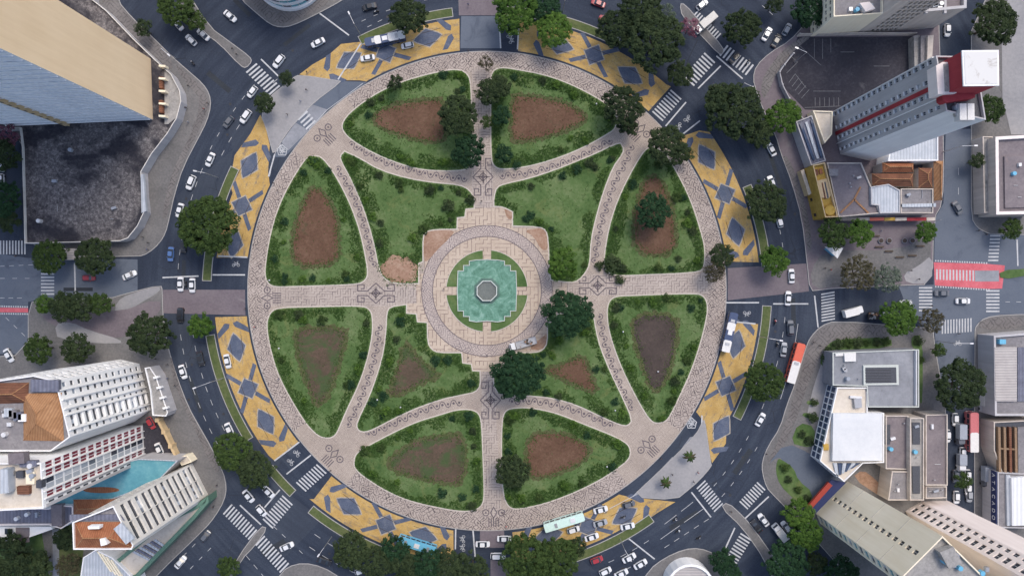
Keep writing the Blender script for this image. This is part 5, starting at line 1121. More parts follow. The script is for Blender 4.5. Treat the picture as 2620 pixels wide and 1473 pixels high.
def wall(root, A, B, out, z0, z1, mat, us=(), zs=(), glass='glass', depth=.25, skip=None, name='wall'):
    """wall from A to B with real recessed openings; us, zs in metres"""
    A, B = Vector(A), Vector(B); L = (B - A).length; d = (B - A) / L; b = MB()
    P = lambda u, z, k=0.0: (A.x + d.x * u - out.x * k, A.y + d.y * u - out.y * k, z)
    bu = sorted({0.0, L} | {x for p in us for x in p}); bz = sorted({z0, z1} | {x for p in zs for x in p})
    ang = math.atan2(d.y, d.x)
    for i in range(len(bu) - 1):
        for j in range(len(bz) - 1):
            ui = next((k for k, p in enumerate(us) if abs(p[0] - bu[i]) < 1e-6), None); zi = next((k for k, p in enumerate(zs) if abs(p[0] - bz[j]) < 1e-6), None)
            u0, u1, a, c = bu[i], bu[i + 1], bz[j], bz[j + 1]
            if ui is not None and zi is not None and not (skip and skip(ui, zi)):
                b.face([P(u0, a), P(u1, a), P(u1, a, depth), P(u0, a, depth)]); b.face([P(u0, c, depth), P(u1, c, depth), P(u1, c), P(u0, c)])
                b.face([P(u0, a), P(u0, a, depth), P(u0, c, depth), P(u0, c)]); b.face([P(u1, a, depth), P(u1, a), P(u1, c), P(u1, c, depth)])
                g = glass[(ui * 7 + zi * 3 + (ui * zi) % 5) % len(glass)] if isinstance(glass, (list, tuple)) else glass
                o = link('window', pane(u1 - u0, c - a, g), root); o.location = P(u0, a, depth - .01); o.rotation_euler = (0, 0, ang)
            else: b.face([P(u0, a), P(u1, a), P(u1, c), P(u0, c)])
    return b.build(name, M[mat], root)
def floors(n, h, a, c, z0=0.0): return [(z0 + i * h + a, z0 + i * h + c) for i in range(n)]
def building(label, pts, h, wm, rm, tz=0.0, par=.6, opens=None, z0=0.0, name='building', cat='building', parm=None, pw=.3):
    w = [Vector(G2(p, tz)) for p in pts]; root = thing(name, label, cat)
    sgn = 1 if area2(w) > 0 else -1; n = len(w); opens = opens or {}
    for i in range(n):
        A, B = w[i], w[(i + 1) % n]; e = (B - A).normalized(); out = Vector((e.y, -e.x)) * sgn; k = dict(opens.get(i, {})); L = (B - A).length
        k['us'] = [(a * L, c * L) for a, c in k.get('us', ())]; m_ = k.pop('mat', wm)
        wall(root, A, B, out, z0, h + (par if par else 0), m_, **k)
    ww = ccw([(v.x, v.y) for v in w])
    b = MB(); b.poly(ww, h); b.build('roof', M[rm], root)
    if par:
        q = offset_poly(ww, pw); b = MB(); b.side(q, h - .05, h + par)
        for i in range(n):
            j = (i + 1) % n; b.face([(*ww[i], h + par), (*ww[j], h + par), (*q[j], h + par), (*q[i], h + par)])
        b.build('parapet', M[parm or wm], root)
    root['_h'] = h; return root
def rbox(root, name, pts, z0, z1, mat, tz=None):
    b = MB(); b.prism(g2(pts, z1 if tz is None else tz), z0, z1); return b.build(name, M[mat], root)
def hip(root, pts, z, rise, mat, name='roof'):
    """hipped roof over a quad traced at height z"""
    w = [Vector(G2(p, z)) for p in pts]; a, b_, c, d = w
    if (b_ - a).length < (c - b_).length: a, b_, c, d = b_, c, d, a
    m0 = (a + d) / 2; m1 = (b_ + c) / 2; ax = (m1 - m0); k = min(.4, (d - a).length / 2 / ax.length); r0 = m0 + ax * k; r1 = m1 - ax * k
    t3 = lambda v, zz: (v.x, v.y, zz); q = MB()
    q.face([t3(a, z), t3(b_, z), t3(r1, z + rise), t3(r0, z + rise)]); q.face([t3(c, z), t3(d, z), t3(r0, z + rise), t3(r1, z + rise)]); q.face([t3(d, z), t3(a, z), t3(r0, z + rise)]); q.face([t3(b_, z), t3(c, z), t3(r1, z + rise)])
    o = q.build(name, M[mat], root)
    q = MB(); q.tube(t3(r0, z + rise), t3(r1, z + rise), .14, .14, 6)
    for p, r in ((a, r0), (d, r0), (b_, r1), (c, r1)): q.tube(t3(p, z), t3(r, z + rise), .11, .11, 6)
    q.build('ridge_tile', M['r_orange'], o); return o
def clutter(root, pts, z, n, seed=0):
    R = random.Random(seed); w = g2(pts, z); xs = [p[0] for p in w]; ys = [p[1] for p in w]; k = 0; tries = 0
    wi = offset_poly(ccw(w), .9)
    while k < n and tries < 400:
        tries += 1; x, y = R.uniform(min(xs), max(xs)), R.uniform(min(ys), max(ys))
        if not inside(wi, x, y): continue
        k += 1; t_ = R.random(); b = MB()
        if t_ < .25: b.tube((x, y, z), (x, y, z + R.uniform(.9, 1.5)), .6, .6, 12); b.build('water_tank', M[R.choice(('bus_cyan', 'white_metal', 'box_grey'))], root)
        elif t_ < .65: b.box((x, y, z + .4), (R.uniform(.8, 1.6), R.uniform(.6, 1.0), .8), R.choice((0, .3, 1.57))); b.build('air_conditioner', M[R.choice(('white_metal', 'metal', 'box_grey'))], root)
        elif t_ < .85: b.tube((x, y, z), (x, y, z + .8), .12, .12, 8); b.tube((x, y, z + .8), (x, y, z + .95), .22, .05, 8); b.build('vent_pipe', M['metal'], root)
        else:
            L = R.uniform(2, 5); a = R.choice((0, 1.57)); b.tube((x, y, z + .15), (x + math.cos(a) * L * .5, y + math.sin(a) * L * .5, z + .15), .08, .08, 6); b.build('pipe', M['metal'], root)
# ---- tall beige tower, upper left
jk = building('tall beige slab tower rising out of the upper left corner', [(400, 160), (405, 313), (40, 329), (35, 176)], 104, 'w_beige', 'r_grey', par=1.0,
              opens={1: dict(us=[(.012 + i * .123, .012 + i * .123 + .115) for i in range(8)], zs=floors(34, 3.0, .95, 2.35, 2.0), glass='curtained_pale', depth=.22, mat='w_paleblue')})
a = Vector(G2((190, 322))); b = MB(); b.box((a.x, a.y - .1, 52), (1.3, 1.6, 104), 0.04); b.build('pier', M['w_tan'], jk)
for i in range(34):
    b = MB(); b.box((a.x, a.y - .93, 3.2 + i * 3), (.6, .06, 1.0), .04); b.build('pier_opening_shade', M['w_dark'], jk)  # dark plates on the pier face paint the shade of openings
b = MB()
for i in range(34):
    p0, p1 = G2((404, 314)), G2((41, 330)); b.strip([(p0[0], p0[1] - .12), (p1[0], p1[1] - .12)], .3, 2.0 + i * 3 + 2.6); 
tag(b.build('sun_shade', M['w_white'], jk), kind='stuff')
DECK = [(238, -40), (238, 0), (276, 30), (345, 102), (400, 155), (442, 193), (464, 235), (467, 262), (456, 304), (431, 345), (392, 395), (365, 441), (368, 500), (373, 543), (356, 579), (331, 610), (312, 617), (124, 622), (68, 623), (61, 378), (55, 329), (-60, 329), (-60, -40)]
dk = building('dark stained flat deck with white parapet below the tall tower', DECK, 3.2, 'w_grey', 'deck', 3.2, .9, name='parking_deck', parm='w_bone', pw=.22)
rbox(dk, 'terrace', [(421, 178), (440, 196), (459, 236), (462, 262), (452, 300), (430, 318), (421, 318)], 3.2, 3.35, 'r_pebble')
for i in range(5): rbox(dk, 'terrace_beam', [(406, 166 + i * 32), (423, 167 + i * 32), (423, 172 + i * 32), (406, 171 + i * 32)], 3.2, 5.2, 'w_cream')
rbox(dk, 'canopy', [(406, 196), (415, 196), (416, 226), (407, 226)], 3.2, 4.6, 'r_brown'); rbox(dk, 'canopy', [(406, 256), (415, 256), (416, 288), (407, 288)], 3.2, 4.6, 'r_brown')
rbox(dk, 'ramp_canopy', [(360, 448), (366, 445), (374, 540), (362, 545)], 3.2, 4.2, 'r_pale')
clutter(dk, [(80, 350), (330, 350), (340, 560), (80, 600)], 3.2, 7, 3)
kb = building('small pale roofed bus shelter between two trees below the dark deck', [(163, 636), (191, 636), (192, 663), (165, 665)], 3, 'w_grey', 'r_pale2', 3, 0, name='shelter', cat='shelter')
# ---- round white building, top
rb = thing('round_building', 'round white building with turquoise glass bands at the top edge', 'building'); cxy = G(742, -64); RR = 90 * S
def ringw(root, name, c, r0, r1, z0, z1, mat, n=40, a0=0, a1=2 * math.pi):
    b = MB(); 
    for i in range(n):
        t0, t1 = a0 + (a1 - a0) * i / n, a0 + (a1 - a0) * (i + 1) / n
        f = lambda r, t_, z: (c.x + r * math.cos(t_), c.y + r * math.sin(t_), z)
        b.face([f(r1, t0, z0), f(r1, t1, z0), f(r1, t1, z1), f(r1, t0, z1)]); b.face([f(r1, t0, z1), f(r1, t1, z1), f(r0, t1, z1), f(r0, t0, z1)])
    return b.build(name, M[mat], root)
M['r_glass_turq'] = plain('turquoise_glass', (.1, .3, .34), .15, 0, .4)
for i in range(5):
    ringw(rb, 'wall_band', cxy, 0, RR + (.5 if i == 0 else 0), i * 3.2, i * 3.2 + 1.5, 'w_white')
    for k in range(26): ringw(rb, 'window', cxy, RR - .6, RR - .25, i * 3.2 + 1.5, i * 3.2 + 3.2, 'r_glass_turq' if (k + i) % 3 else 'glass', 2, -math.pi + k * .24, -math.pi + k * .24 + .21)
ringw(rb, 'roof', cxy, 0, RR, 16, 16.6, 'r_white')
# ---- beige block, upper right
ba = building('low beige wing of the apartment block at the upper right', [(2073, 94), (2190, 86), (2190, -10), (2073, -10)], 14.5, 'w_cream', 'r_grey', par=1.0, opens={3: dict(us=[(.1 + i * .15, .2 + i * .15) for i in range(6)], zs=floors(5, 2.8, .9, 2.1, .5))})
clutter(ba, [(2135, 10), (2250, 10), (2240, 40), (2135, 40)], 14.5, 5, 9); rbox(ba, 'roof_shed', [(2200, 8), (2225, 5), (2240, 22), (2215, 30)], 14.5, 16.4, 'w_pink')
bb = building('tall beige middle wing with dark balcony fins at the upper right', [(2190, 86), (2290, 81), (2300, 0), (2195, 0)], 44, 'w_stone', 'r_grey', par=.8, opens={0: dict(us=[(.3 + i * .115, .3 + i * .115 + .075) for i in range(6)], zs=floors(15, 2.85, .3, 2.45, .6), depth=1.0, glass=['w_dark', 'glass'])})
bc = building('right wing with pale rim roof of the apartment block at the upper right', [(2290, 81), (2390, 72), (2390, -10), (2290, -10)], 14, 'w_stone', 'r_plum', par=1.2, parm='w_grey', pw=.8)
rbox(bc, 'roof_frame', [(2368, 0), (2374, 0), (2374, 34), (2368, 34)], 14, 15, 'w_grey'); rbox(bc, 'roof_frame', [(2416, 0), (2422, 0), (2422, 34), (2416, 34)], 14, 15, 'w_grey'); clutter(bc, [(2376, 2), (2414, 2), (2414, 32), (2376, 32)], 14, 4, 2)
for i in range(3): rbox(bc, 'back_shed', [(2338 + i * 18, 92), (2353 + i * 18, 90), (2352 + i * 16, 168), (2340 + i * 16, 170)], .1, 3.2 + i, ('r_pebble', 'r_grey', 'w_stone')[i])
# ---- dark parking lot beside the hotel
lot = struct(sheet('parking_lot', [(2040, 96), (2336, 94), (2345, 170), (2138, 284), (2059, 281), (2006, 226), (1996, 184), (2023, 145)], .15, 'asphalt_lot'))
segs = [[(2083, 100), (2083, 150)], [(2104, 100), (2104, 152)], [(2125, 100), (2125, 135)], [(2150, 134), (2185, 134)], [(2045, 118), (2100, 168)], [(2235, 170), (2275, 170)], [(2058, 276), (2150, 272)], [(2080, 234), (2150, 234)]]
segs += [[(2085 + i * 12, 250), (2085 + i * 12, 272)] for i in range(6)] + [[(2018 + i * 8, 212 + i * 10), (2034 + i * 9, 190 + i * 10)] for i in range(5)] + [[(2034, 190), (2062, 226)], [(2024, 145), (2040, 160), (2012, 188)]]
stroke('stall_line', segs, .12, .17, 'worn_paint')
def fence(label, pts, h, mat, th=.25, name='boundary_wall'):
    root = thing(name, label, 'wall'); w = g2(pts)
    for p, q in zip(w, w[1:]):
        p, q = Vector(p), Vector(q); d = q - p; b = MB(); m_ = (p + q) / 2; b.box((m_.x, m_.y, h / 2 + .06), (d.length + th, th, h), math.atan2(d.y, d.x)); b.build('wall_panel', M[mat], root)
        b = MB(); b.box((p.x, p.y, h / 2 + .2), (th * 1.7, th * 1.7, h + .2)); b.build('pillar', M[mat], root)
fence('pale curving wall along the left side of the dark parking lot', [(2023, 143), (2000, 172), (1988, 190), (1995, 222), (2012, 256), (2030, 290), (2050, 310)], 2.2, 'w_grey')
fence('pale low wall at the top of the dark parking lot', [(2040, 93), (2200, 90), (2336, 91)], 2.0, 'w_stone')
# ---- hotel
F18 = floors(18, 2.8, .9, 2.1, .3)
ht = building('grey hotel tower with red stripe and red rooftop at the upper right', [(2129, 288), (2149, 395), (2226, 412), (2206, 290)], 51, 'w_white', 'w_dark', par=.9, parm='w_grey',
   opens={0: dict(us=[(.025, .10), (.34, .41), (.58, .65), (.86, .92)], zs=F18, glass=['glass', 'curtained', 'glass'], mat='w_grey', depth=.3)})
A, B = Vector(G2((2129, 288))), Vector(G2((2149, 395))); dA = (B - A).normalized(); oA = Vector((dA.y, -dA.x)); oA = oA if oA.x < 0 else -oA; LA = (B - A).length; an = math.atan2(dA.y, dA.x)
def band(root, name, u0, u1, z0, z1, mat, k=.06):
    c = A + dA * LA * (u0 + u1) / 2 + oA * k / 2; b = MB(); b.box((c.x, c.y, (z0 + z1) / 2), (LA * (u1 - u0), k, z1 - z0), an); return b.build(name, M[mat], root)
band(ht, 'red_stripe', .465, .545, 0, 51.3, 'w_red', .3); band(ht, 'cornice', .73, .745, 0, 51.2, 'w_white', .5); band(ht, 'edge_fin', .0, .015, 0, 51.2, 'w_white', .5)
for z0_, z1_ in F18:
    for u0, u1 in ((.02, .105), (.335, .415), (.575, .655), (.855, .925)): band(ht, 'window_sill', u0, u1, z0_ - .14, z0_ - .04, 'w_white', .35)
rbox(ht, 'penthouse', [(2465, 130), (2556, 129), (2557, 217), (2469, 218)], 51, 60, 'w_red')
b = MB(); w = ccw(g2([(2465, 130), (2556, 129), (2557, 217), (2469, 218)], 60.6)); b.prism(offset_poly(w, -.15), 60.0, 60.35); b.build('penthouse_roof', M['w_white'], ht)
t = NT('stained_white_roof'); p = t.pos(); M['r_stain'] = t.done(t.mix(t.ramp(t.noise(p, .16, 5, .7, .8), [(.55, (0,) * 3), (.68, (.8,) * 3)]), (.66, .65, .63), (.28, .23, .19)), .8)
b = MB(); b.prism(offset_poly(w, .25), 60.3, 60.42); b.build('roof_membrane', M['r_stain'], ht)
rbox(ht, 'plant_room', [(2395, 168), (2412, 159), (2446, 160), (2448, 238), (2400, 242)], 51, 54.5, 'w_pink'); rbox(ht, 'skylight', [(2415, 164), (2443, 165), (2444, 232), (2418, 234)], 54.5, 54.7, 'r_pebble')
rbox(ht, 'red_shed', [(2412, 240), (2495, 236), (2495, 250), (2420, 262), (2412, 256)], 51, 53.4, 'w_red')
for x0 in (2456, 2476): rbox(ht, 'roof_hatch', [(x0, 265), (x0 + 17, 265), (x0 + 18, 307), (x0, 307)], 51, 53.0, 'bus_white')
clutter(ht, [(2425, 262), (2452, 262), (2455, 306), (2440, 306)], 51, 6, 5)
building('beige low annex at the foot of the hotel', [(2078, 284), (2129, 286), (2127, 345), (2108, 368)], 4, 'w_cream', 'r_cream', 4, .5)
lb = building('dark long low roof between the ring road and the hotel', [(2035, 312), (2076, 296), (2112, 412), (2074, 424)], 4.5, 'w_grey', 'r_slate', 4.5, .4)
for i in range(3): rbox(lb, 'roof_light', [(2046 + i * 14, 318 - i * 5), (2052 + i * 14, 316 - i * 5), (2086 + i * 10, 408 - i * 3), (2080 + i * 10, 410 - i * 3)], 4.5, 4.9, ('glass_blue', 'r_pale', 'glass_blue')[i])
building('pale sheet roof hall right below the hotel', [(2280, 352), (2398, 348), (2398, 412), (2270, 413)], 6.5, 'w_white', 'r_pale', 6.5, .5, parm='w_white')
# ---- low roofs south of the hotel
yb = building('old yellow corner house with ornate roof facing the ring road', [(2076, 424), (2107, 417), (2141, 556), (2108, 557)], 7.5, 'w_yellow', 'w_yellow', 7.5, .9, parm='w_tan', opens={3: dict(us=[(.06 + i * .3, .12 + i * .3) for i in range(3)], zs=[(1, 3)])})
for q, mt in (([(2084, 434), (2092, 432), (2095, 447), (2087, 449)], 'r_brown'), ([(2096, 432), (2103, 431), (2106, 444), (2098, 446)], 'r_tile'), ([(2092, 462), (2117, 456), (2126, 500), (2120, 508), (2100, 505)], 'w_tan'), ([(2102, 468), (2105, 467), (2114, 508), (2110, 509)], 'r_brown'), ([(2109, 466), (2112, 465), (2121, 506), (2117, 507)], 'w_dark')): rbox(yb, 'roof_section', q, 7.5, 7.9 + .05 * (mt != 'w_tan'), mt)
b = MB(); g = G(2123, 538, 8); b.tube((g.x, g.y, 7.5), (g.x, g.y, 8.3), 1.7, 1.5, 20); b.build('round_turret', M['w_yellow'], yb)
building('beige strip canopy in front of the yellow house', [(2049, 437), (2057, 433), (2076, 495), (2069, 500)], 3.2, 'w_tan', 'r_cream', 3.2, 0, name='canopy', cat='canopy')
pb = building('plum grey hipped roof behind the yellow house', [(2114, 417), (2202, 417), (2228, 480), (2250, 546), (2144, 556)], 6.5, 'w_stone', 'r_plum', 6.5, .5)
for s_ in ([(2150, 545), (2186, 510), (2202, 478)], [(2186, 510), (2222, 545)]):
    b = MB(); b.strip(g2(s_, 6.7), .5, 6.72); b.build('ridge', M['r_orange'], pb)
rbox(pb, 'dormer', [(2120, 432), (2145, 432), (2145, 450), (2122, 450)], 6.5, 7.6, 'r_grey'); clutter(pb, [(2150, 425), (2200, 425), (2215, 470), (2160, 500)], 6.5, 4, 12)
building('pale metal roof in the middle of the low roofs', [(2227, 478), (2272, 471), (2302, 487), (2302, 545), (2250, 546), (2247, 526), (2228, 524)], 7.2, 'w_grey', 'r_pale', 7.2, .3)
gb = building('grey flat roof beside the far right street', [(2303, 483), (2386, 483), (2386, 546), (2303, 546)], 5.5, 'w_stone', 'r_grey', 5.5, .4); rbox(gb, 'pale_gutter', [(2305, 522), (2395, 520), (2395, 529), (2305, 530)], 5.5, 5.9, 'r_pale'); clutter(gb, [(2310, 490), (2380, 490), (2380, 518), (2310, 518)], 5.5, 3, 21)
for lab, q, mt in (('dark old tiled roof among the low roofs', [(2230, 444), (2336, 444), (2336, 478), (2232, 474)], 'r_brown'), ('small orange tiled roof below the pale hall', [(2257, 417), (2337, 417), (2337, 441), (2258, 441)], 'r_tile'), ('square brown tiled roof near the far right street', [(2350, 430), (2385, 430), (2385, 480), (2350, 480)], 'r_brown'), ('long orange tiled roof along the far right street', [(2388, 412), (2413, 412), (2410, 512), (2390, 514)], 'r_orange')):
    bd = building(lab, q, 5.6, 'w_stone', 'r_grey', 5.6, 0); hip(bd, q, 5.7, 1.5, mt)
sh = thing('shop_front', 'row of shop awnings in red and yellow below the low roofs', 'awning')
for i, (x0, x1, mt) in enumerate(((2144, 2225, 'w_stone'), (2226, 2262, 'bus_red'), (2263, 2290, 'w_yellow'), (2291, 2320, 'w_stone'), (2321, 2370, 'w_red'), (2371, 2392, 'w_stone'))): rbox(sh, 'awning', [(x0, 557), (x1, 556), (x1, 564), (x0, 565)], 3.0, 3.3, mt)
for x0 in (2144, 2225, 2291, 2392):
    g = G(x0, 565); b = MB(); b.tube((g.x, g.y, .1), (g.x, g.y, 3.0), .07, .07, 6); b.build('post', M['metal'], sh)
ks = thing('kiosk', 'pale cyan triangular kiosk roof on the small east plaza', 'kiosk'); rbox(ks, 'roof', [(2110, 631), (2158, 634), (2143, 661)], 2.9, 3.1, 'r_white'); rbox(ks, 'counter', [(2118, 635), (2150, 637), (2141, 654)], .13, 2.9, 'bus_cyan')
# planters and benches on the small east plaza
for i, x0 in enumerate((2252, 2273, 2312, 2332)):
    g = G(x0, 616); pl = thing('planter', f'round planter on the small east plaza, {("first","second","third","fourth")[i]} from the left', 'planter', (g.x, g.y, .13)); b = MB()
    b.tube((0, 0, 0), (0, 0, .5), .75, .85, 14); b.build('tub', M['concrete'], pl); b = MB(); b.tube((0, 0, .5), (0, 0, .56), .7, .7, 14); b.build('soil', M['soil_dark'], pl)
for i, (x0, y0) in enumerate(((2238, 604), (2248, 632), (2272, 643), (2300, 658), (2332, 654), (2352, 630))):
    g = G(x0, y0); bn = thing('bench', f'long low bench on the small east plaza, {("first","second","third","fourth","fifth","sixth")[i]} in a loose arc', 'bench', (g.x, g.y, .13)); b = MB(); b.box((0, 0, .45), (2.6, .5, .08)); b.build('seat', M['trunk'], bn)
    for s_ in (-1, 1): b = MB(); b.box((s_ * 1.0, 0, .2), (.1, .45, .42)); b.build('leg', M['dark_metal'], bn)
# ---- far right
fr = building('broad plum grey roof with parapet at the right edge', [(2541, 352), (2660, 345), (2660, 548), (2543, 550)], 7, 'w_stone', 'r_plum', 7, 1.0, parm='w_pink', pw=.9); rbox(fr, 'roof_step', [(2570, 400), (2660, 398), (2660, 530), (2572, 532)], 7, 7.5, 'r_plum'); clutter(fr, [(2575, 410), (2615, 410), (2615, 520), (2575, 520)], 7.5, 4, 31)
building('narrow grey shop row in shade on the far right street', [(2512, 350), (2538, 350), (2540, 545), (2516, 545)], 4.5, 'w_stone', 'r_pebble', 4.5, .4)
r1 = building('grey walled hall with pale sheet roof on the right edge', [(2538, 858), (2660, 848), (2660, 1062), (2541, 1062)], 6.5, 'w_grey', 'r_grey', 6.5, .8, parm='w_grey', pw=.6)
rbox(r1, 'sheet_roof', [(2545, 888), (2602, 888), (2602, 1026), (2548, 1026)], 6.5, 7.4, 'r_pale2'); rbox(r1, 'sheet_roof', [(2604, 888), (2660, 888), (2660, 1026), (2604, 1026)], 6.5, 7.1, 'r_slate'); rbox(r1, 'water_tank', [(2558, 868), (2574, 868), (2574, 880), (2558, 880)], 6.5, 8.0, 'bus_cyan')
r2 = building('unfinished brown framed building on the right edge', [(2540, 1078), (2660, 1072), (2660, 1222), (2562, 1212), (2540, 1150)], 5.5, 'w_stone', 'w_dark', 5.5, .5)
for i in range(4): rbox(r2, 'roof_beam', [(2554 + i * 14, 1092), (2560 + i * 14, 1093), (2562 + i * 14, 1208), (2556 + i * 14, 1207)], 5.5, 6.6, 'beam_brown' if i != 2 else 'r_brown')
rbox(r2, 'roof_beam', [(2556, 1145), (2602, 1147), (2602, 1151), (2556, 1149)], 5.5, 6.5, 'beam_brown'); rbox(r2, 'flat_roof', [(2604, 1092), (2660, 1090), (2660, 1220), (2606, 1218)], 5.5, 6.2, 'r_grey')
r3 = building('wholesale shop with pale metal roofs at the right edge', [(2550, 1206), (2660, 1212), (2660, 1350), (2550, 1348)], 6.4, 'w_grey', 'r_grey', 6.4, .5); rbox(r3, 'metal_roof', [(2588, 1222), (2660, 1216), (2660, 1342), (2590, 1344)], 6.4, 7.8, 'r_white'); rbox(r3, 'roof_strip', [(2575, 1214), (2585, 1215), (2586, 1344), (2577, 1344)], 6.4, 7.0, 'r_pale')
p0, p1 = Vector(G2((2550, 1206), 6.4)), Vector(G2((2550, 1340), 6.4)); b = MB(); b.box(((p0.x + p1.x) / 2 - .16, (p0.y + p1.y) / 2, 5.5), (.3, abs(p0.y - p1.y), 2.3)); sg = b.build('sign_panel', M['w_navy'], r3)
def letters(txt, size, mat):
    cu = bpy.data.curves.new('text', 'FONT'); cu.body = txt; cu.size = size; cu.extrude = .04; cu.align_x = 'CENTER'; cu.align_y = 'CENTER'
    o = bpy.data.objects.new('text', cu); COL.objects.link(o); dg = bpy.context.evaluated_depsgraph_get(); me = bpy.data.meshes.new_from_object(o.evaluated_get(dg)); bpy.data.objects.remove(o); me.materials.clear(); me.materials.append(M[mat]); return me
for i, ch in enumerate('ATACADO'):
    yy = p0.y + (p1.y - p0.y) * (.08 + i * .135); o = link('letter', letters(ch, 1.75, 'white_metal'), sg)
    o.matrix_world = Matrix(((0, 0, -1, p0.x - .36), (-1, 0, 0, yy), (0, 1, 0, 5.5), (0, 0, 0, 1)))
# ---- concrete building with dark courtyard panel, right
cb_ = building('modern grey concrete building with a rectangular dark panel as courtyard', [(2129, 901), (2350, 893), (2350, 1041), (2219, 1041), (2216, 988), (2129, 985)], 6.5, 'concrete', 'concrete', 6.5, .35, parm='coping')
rbox(cb_, 'courtyard_rim', [(2209, 934), (2299, 933), (2300, 984), (2210, 985)], 6.5, 7.0, 'coping'); rbox(cb_, 'courtyard_shade_panel', [(2214, 940), (2293, 939), (2294, 979), (2215, 980)], 6.9, 7.02, 'w_dark')  # dark panel paints the courtyard's shaded depth, the roof below is closed
for i in range(5): rbox(cb_, 'courtyard_beam', [(2214, 946 + i * 7), (2280, 946 + i * 7), (2280, 947.5 + i * 7), (2214, 947.5 + i * 7)], 7.0, 7.08, 'dark_metal')
rbox(cb_, 'roof_hatch', [(2160, 903), (2190, 902), (2190, 924), (2162, 925)], 6.5, 7.2, 'bus_white'); rbox(cb_, 'roof_hatch', [(2138, 904), (2158, 903), (2158, 910), (2138, 911)], 6.5, 6.9, 'bus_white'); rbox(cb_, 'rail', [(2344, 896), (2346, 896), (2346, 1036), (2344, 1036)], 6.5, 7.5, 'white_metal'); clutter(cb_, [(2140, 925), (2200, 925), (2205, 975), (2150, 980)], 6.5, 5, 41)
wb = building('white modern building with slanted dark glass front on the right', [(2140, 990), (2218, 990), (2218, 1054), (2260, 1055), (2260, 1182), (2206, 1184), (2158, 1231), (2096, 1178)], 6.2, 'w_white', 'r_cream', 6.2, .5, parm='w_white',
   opens={7: dict(us=[(.01 + i * .083, .08 + i * .083) for i in range(12)], zs=[(.3, 2.9), (3.2, 5.9)], glass='glass_blue', depth=.2), 6: dict(us=[(.03 + i * .16, .17 + i * .16) for i in range(6)], zs=[(.3, 2.9), (3.2, 5.9)], glass='glass_blue', depth=.2)})
rbox(wb, 'upper_roof', [(2132, 1057), (2258, 1057), (2258, 1178), (2130, 1178)], 6.2, 7.6, 'w_bone2'); rbox(wb, 'roof_plant', [(2185, 1020), (2204, 1018), (2206, 1042), (2188, 1044)], 6.2, 7.2, 'metal'); rbox(wb, 'roof_plant', [(2176, 1012), (2206, 1014), (2206, 1019), (2176, 1018)], 6.2, 7.0, 'white_metal')
b = MB(); g = G(2113, 1143, 6.6); b.box((g.x, g.y, 6.5), (1.6, 1.8, .6)); b.build('yellow_crate', M['w_yellow'], wb)
for i in range(6): rbox(wb, 'glass_roof_pane', [(2132 + i * 12, 1184), (2142 + i * 12, 1184), (2146 + i * 7, 1198 + (5 - i) * 4), (2140 + i * 7, 1198 + (5 - i) * 4)], 6.2, 6.7, 'glass_blue' if i % 2 else 'r_pale')
# ---- grey roofs between street and cream tower
for i, (lab, q, h_, mt) in enumerate((('plum grey roof right of the white modern building', [(2264, 1062), (2322, 1062), (2322, 1200), (2264, 1198)], 5.5, 'r_plum'), ('light grey roof behind the cream tower', [(2280, 1204), (2322, 1204), (2322, 1278), (2270, 1278)], 6, 'r_grey'),
    ('worn concrete strip roof with two dark panels as light wells', [(2326, 1068), (2362, 1068), (2362, 1278), (2326, 1278)], 7, 'r_pebble'), ('long plum roof along the right hand street', [(2366, 1060), (2422, 1058), (2422, 1240), (2366, 1240)], 6, 'r_plum'), ('small pale roof at the end of the long plum roof', [(2366, 1242), (2420, 1242), (2420, 1272), (2366, 1274)], 5, 'r_grey'))):
    bd = building(lab, q, h_, 'w_stone', mt, h_, .5); clutter(bd, q, h_, 3, 60 + i)
    if i == 2:
        for y0, y1 in ((1080, 1136), (1192, 1262)): rbox(bd, 'light_well_shade', [(2334, y0), (2354, y0), (2354, y1), (2336, y1)], h_, h_ + .3, 'w_dark')  # dark blocks on the roof, their colour gives the wells' shade
    if i == 0: rbox(bd, 'dark_skylight', [(2264, 1086), (2278, 1086), (2278, 1136), (2264, 1136)], h_, h_ + .4, 'w_dark')
struct(sheet('planted_bank', [(2178, 1220), (2206, 1200), (2240, 1225), (2268, 1258), (2262, 1276)], .2, 'clay', None, 1))
# ---- cream towers, lower right
t1 = building('cream tower with one column of dark windows at the lower right', [(2168, 1230), (2087, 1311), (2098, 1338), (2250, 1450), (2330, 1390)], 46, 'w_cream', 'r_pebble', par=.9,
   opens={0: dict(us=[(.455, .545)], zs=floors(15, 3.0, .5, 2.2, .8), depth=.4), 1: dict(us=[(.15, .8)], zs=floors(15, 3.0, .5, 2.5, .8), glass=['curtained', 'r_glass_turq'], depth=.3)})
A, B = Vector(G2((2168, 1230))), Vector(G2((2087, 1311))); dA = (B - A).normalized(); oA = Vector((dA.y, -dA.x)); oA = oA if oA.x < 0 else -oA; LA = (B - A).length; an = math.atan2(dA.y, dA.x)
for z_ in (9.8, 21.8, 33.8):
    band(t1, 'joint', .0, .40, z_, z_ + .12, 'w_stone', .05); band(t1, 'joint', .6, 1.0, z_ + 3, z_ + 3.12, 'w_stone', .05)
rbox(t1, 'lift_room', [(2405, 1412), (2440, 1398), (2462, 1440), (2428, 1454)], 46, 48.2, 'r_pebble'); clutter(t1, [(2340, 1440), (2480, 1390), (2560, 1460), (2420, 1500)], 46, 9, 71)
en = thing('entrance_canopy', 'navy entrance canopy with red sign at the foot of the cream tower', 'canopy'); rbox(en, 'roof', [(2063, 1305), (2128, 1226), (2164, 1234), (2088, 1312)], 3.6, 4.0, 'w_navy'); rbox(en, 'red_sign', [(2064, 1298), (2120, 1233), (2130, 1241), (2074, 1304)], 4.0, 4.9, 'sign_red')
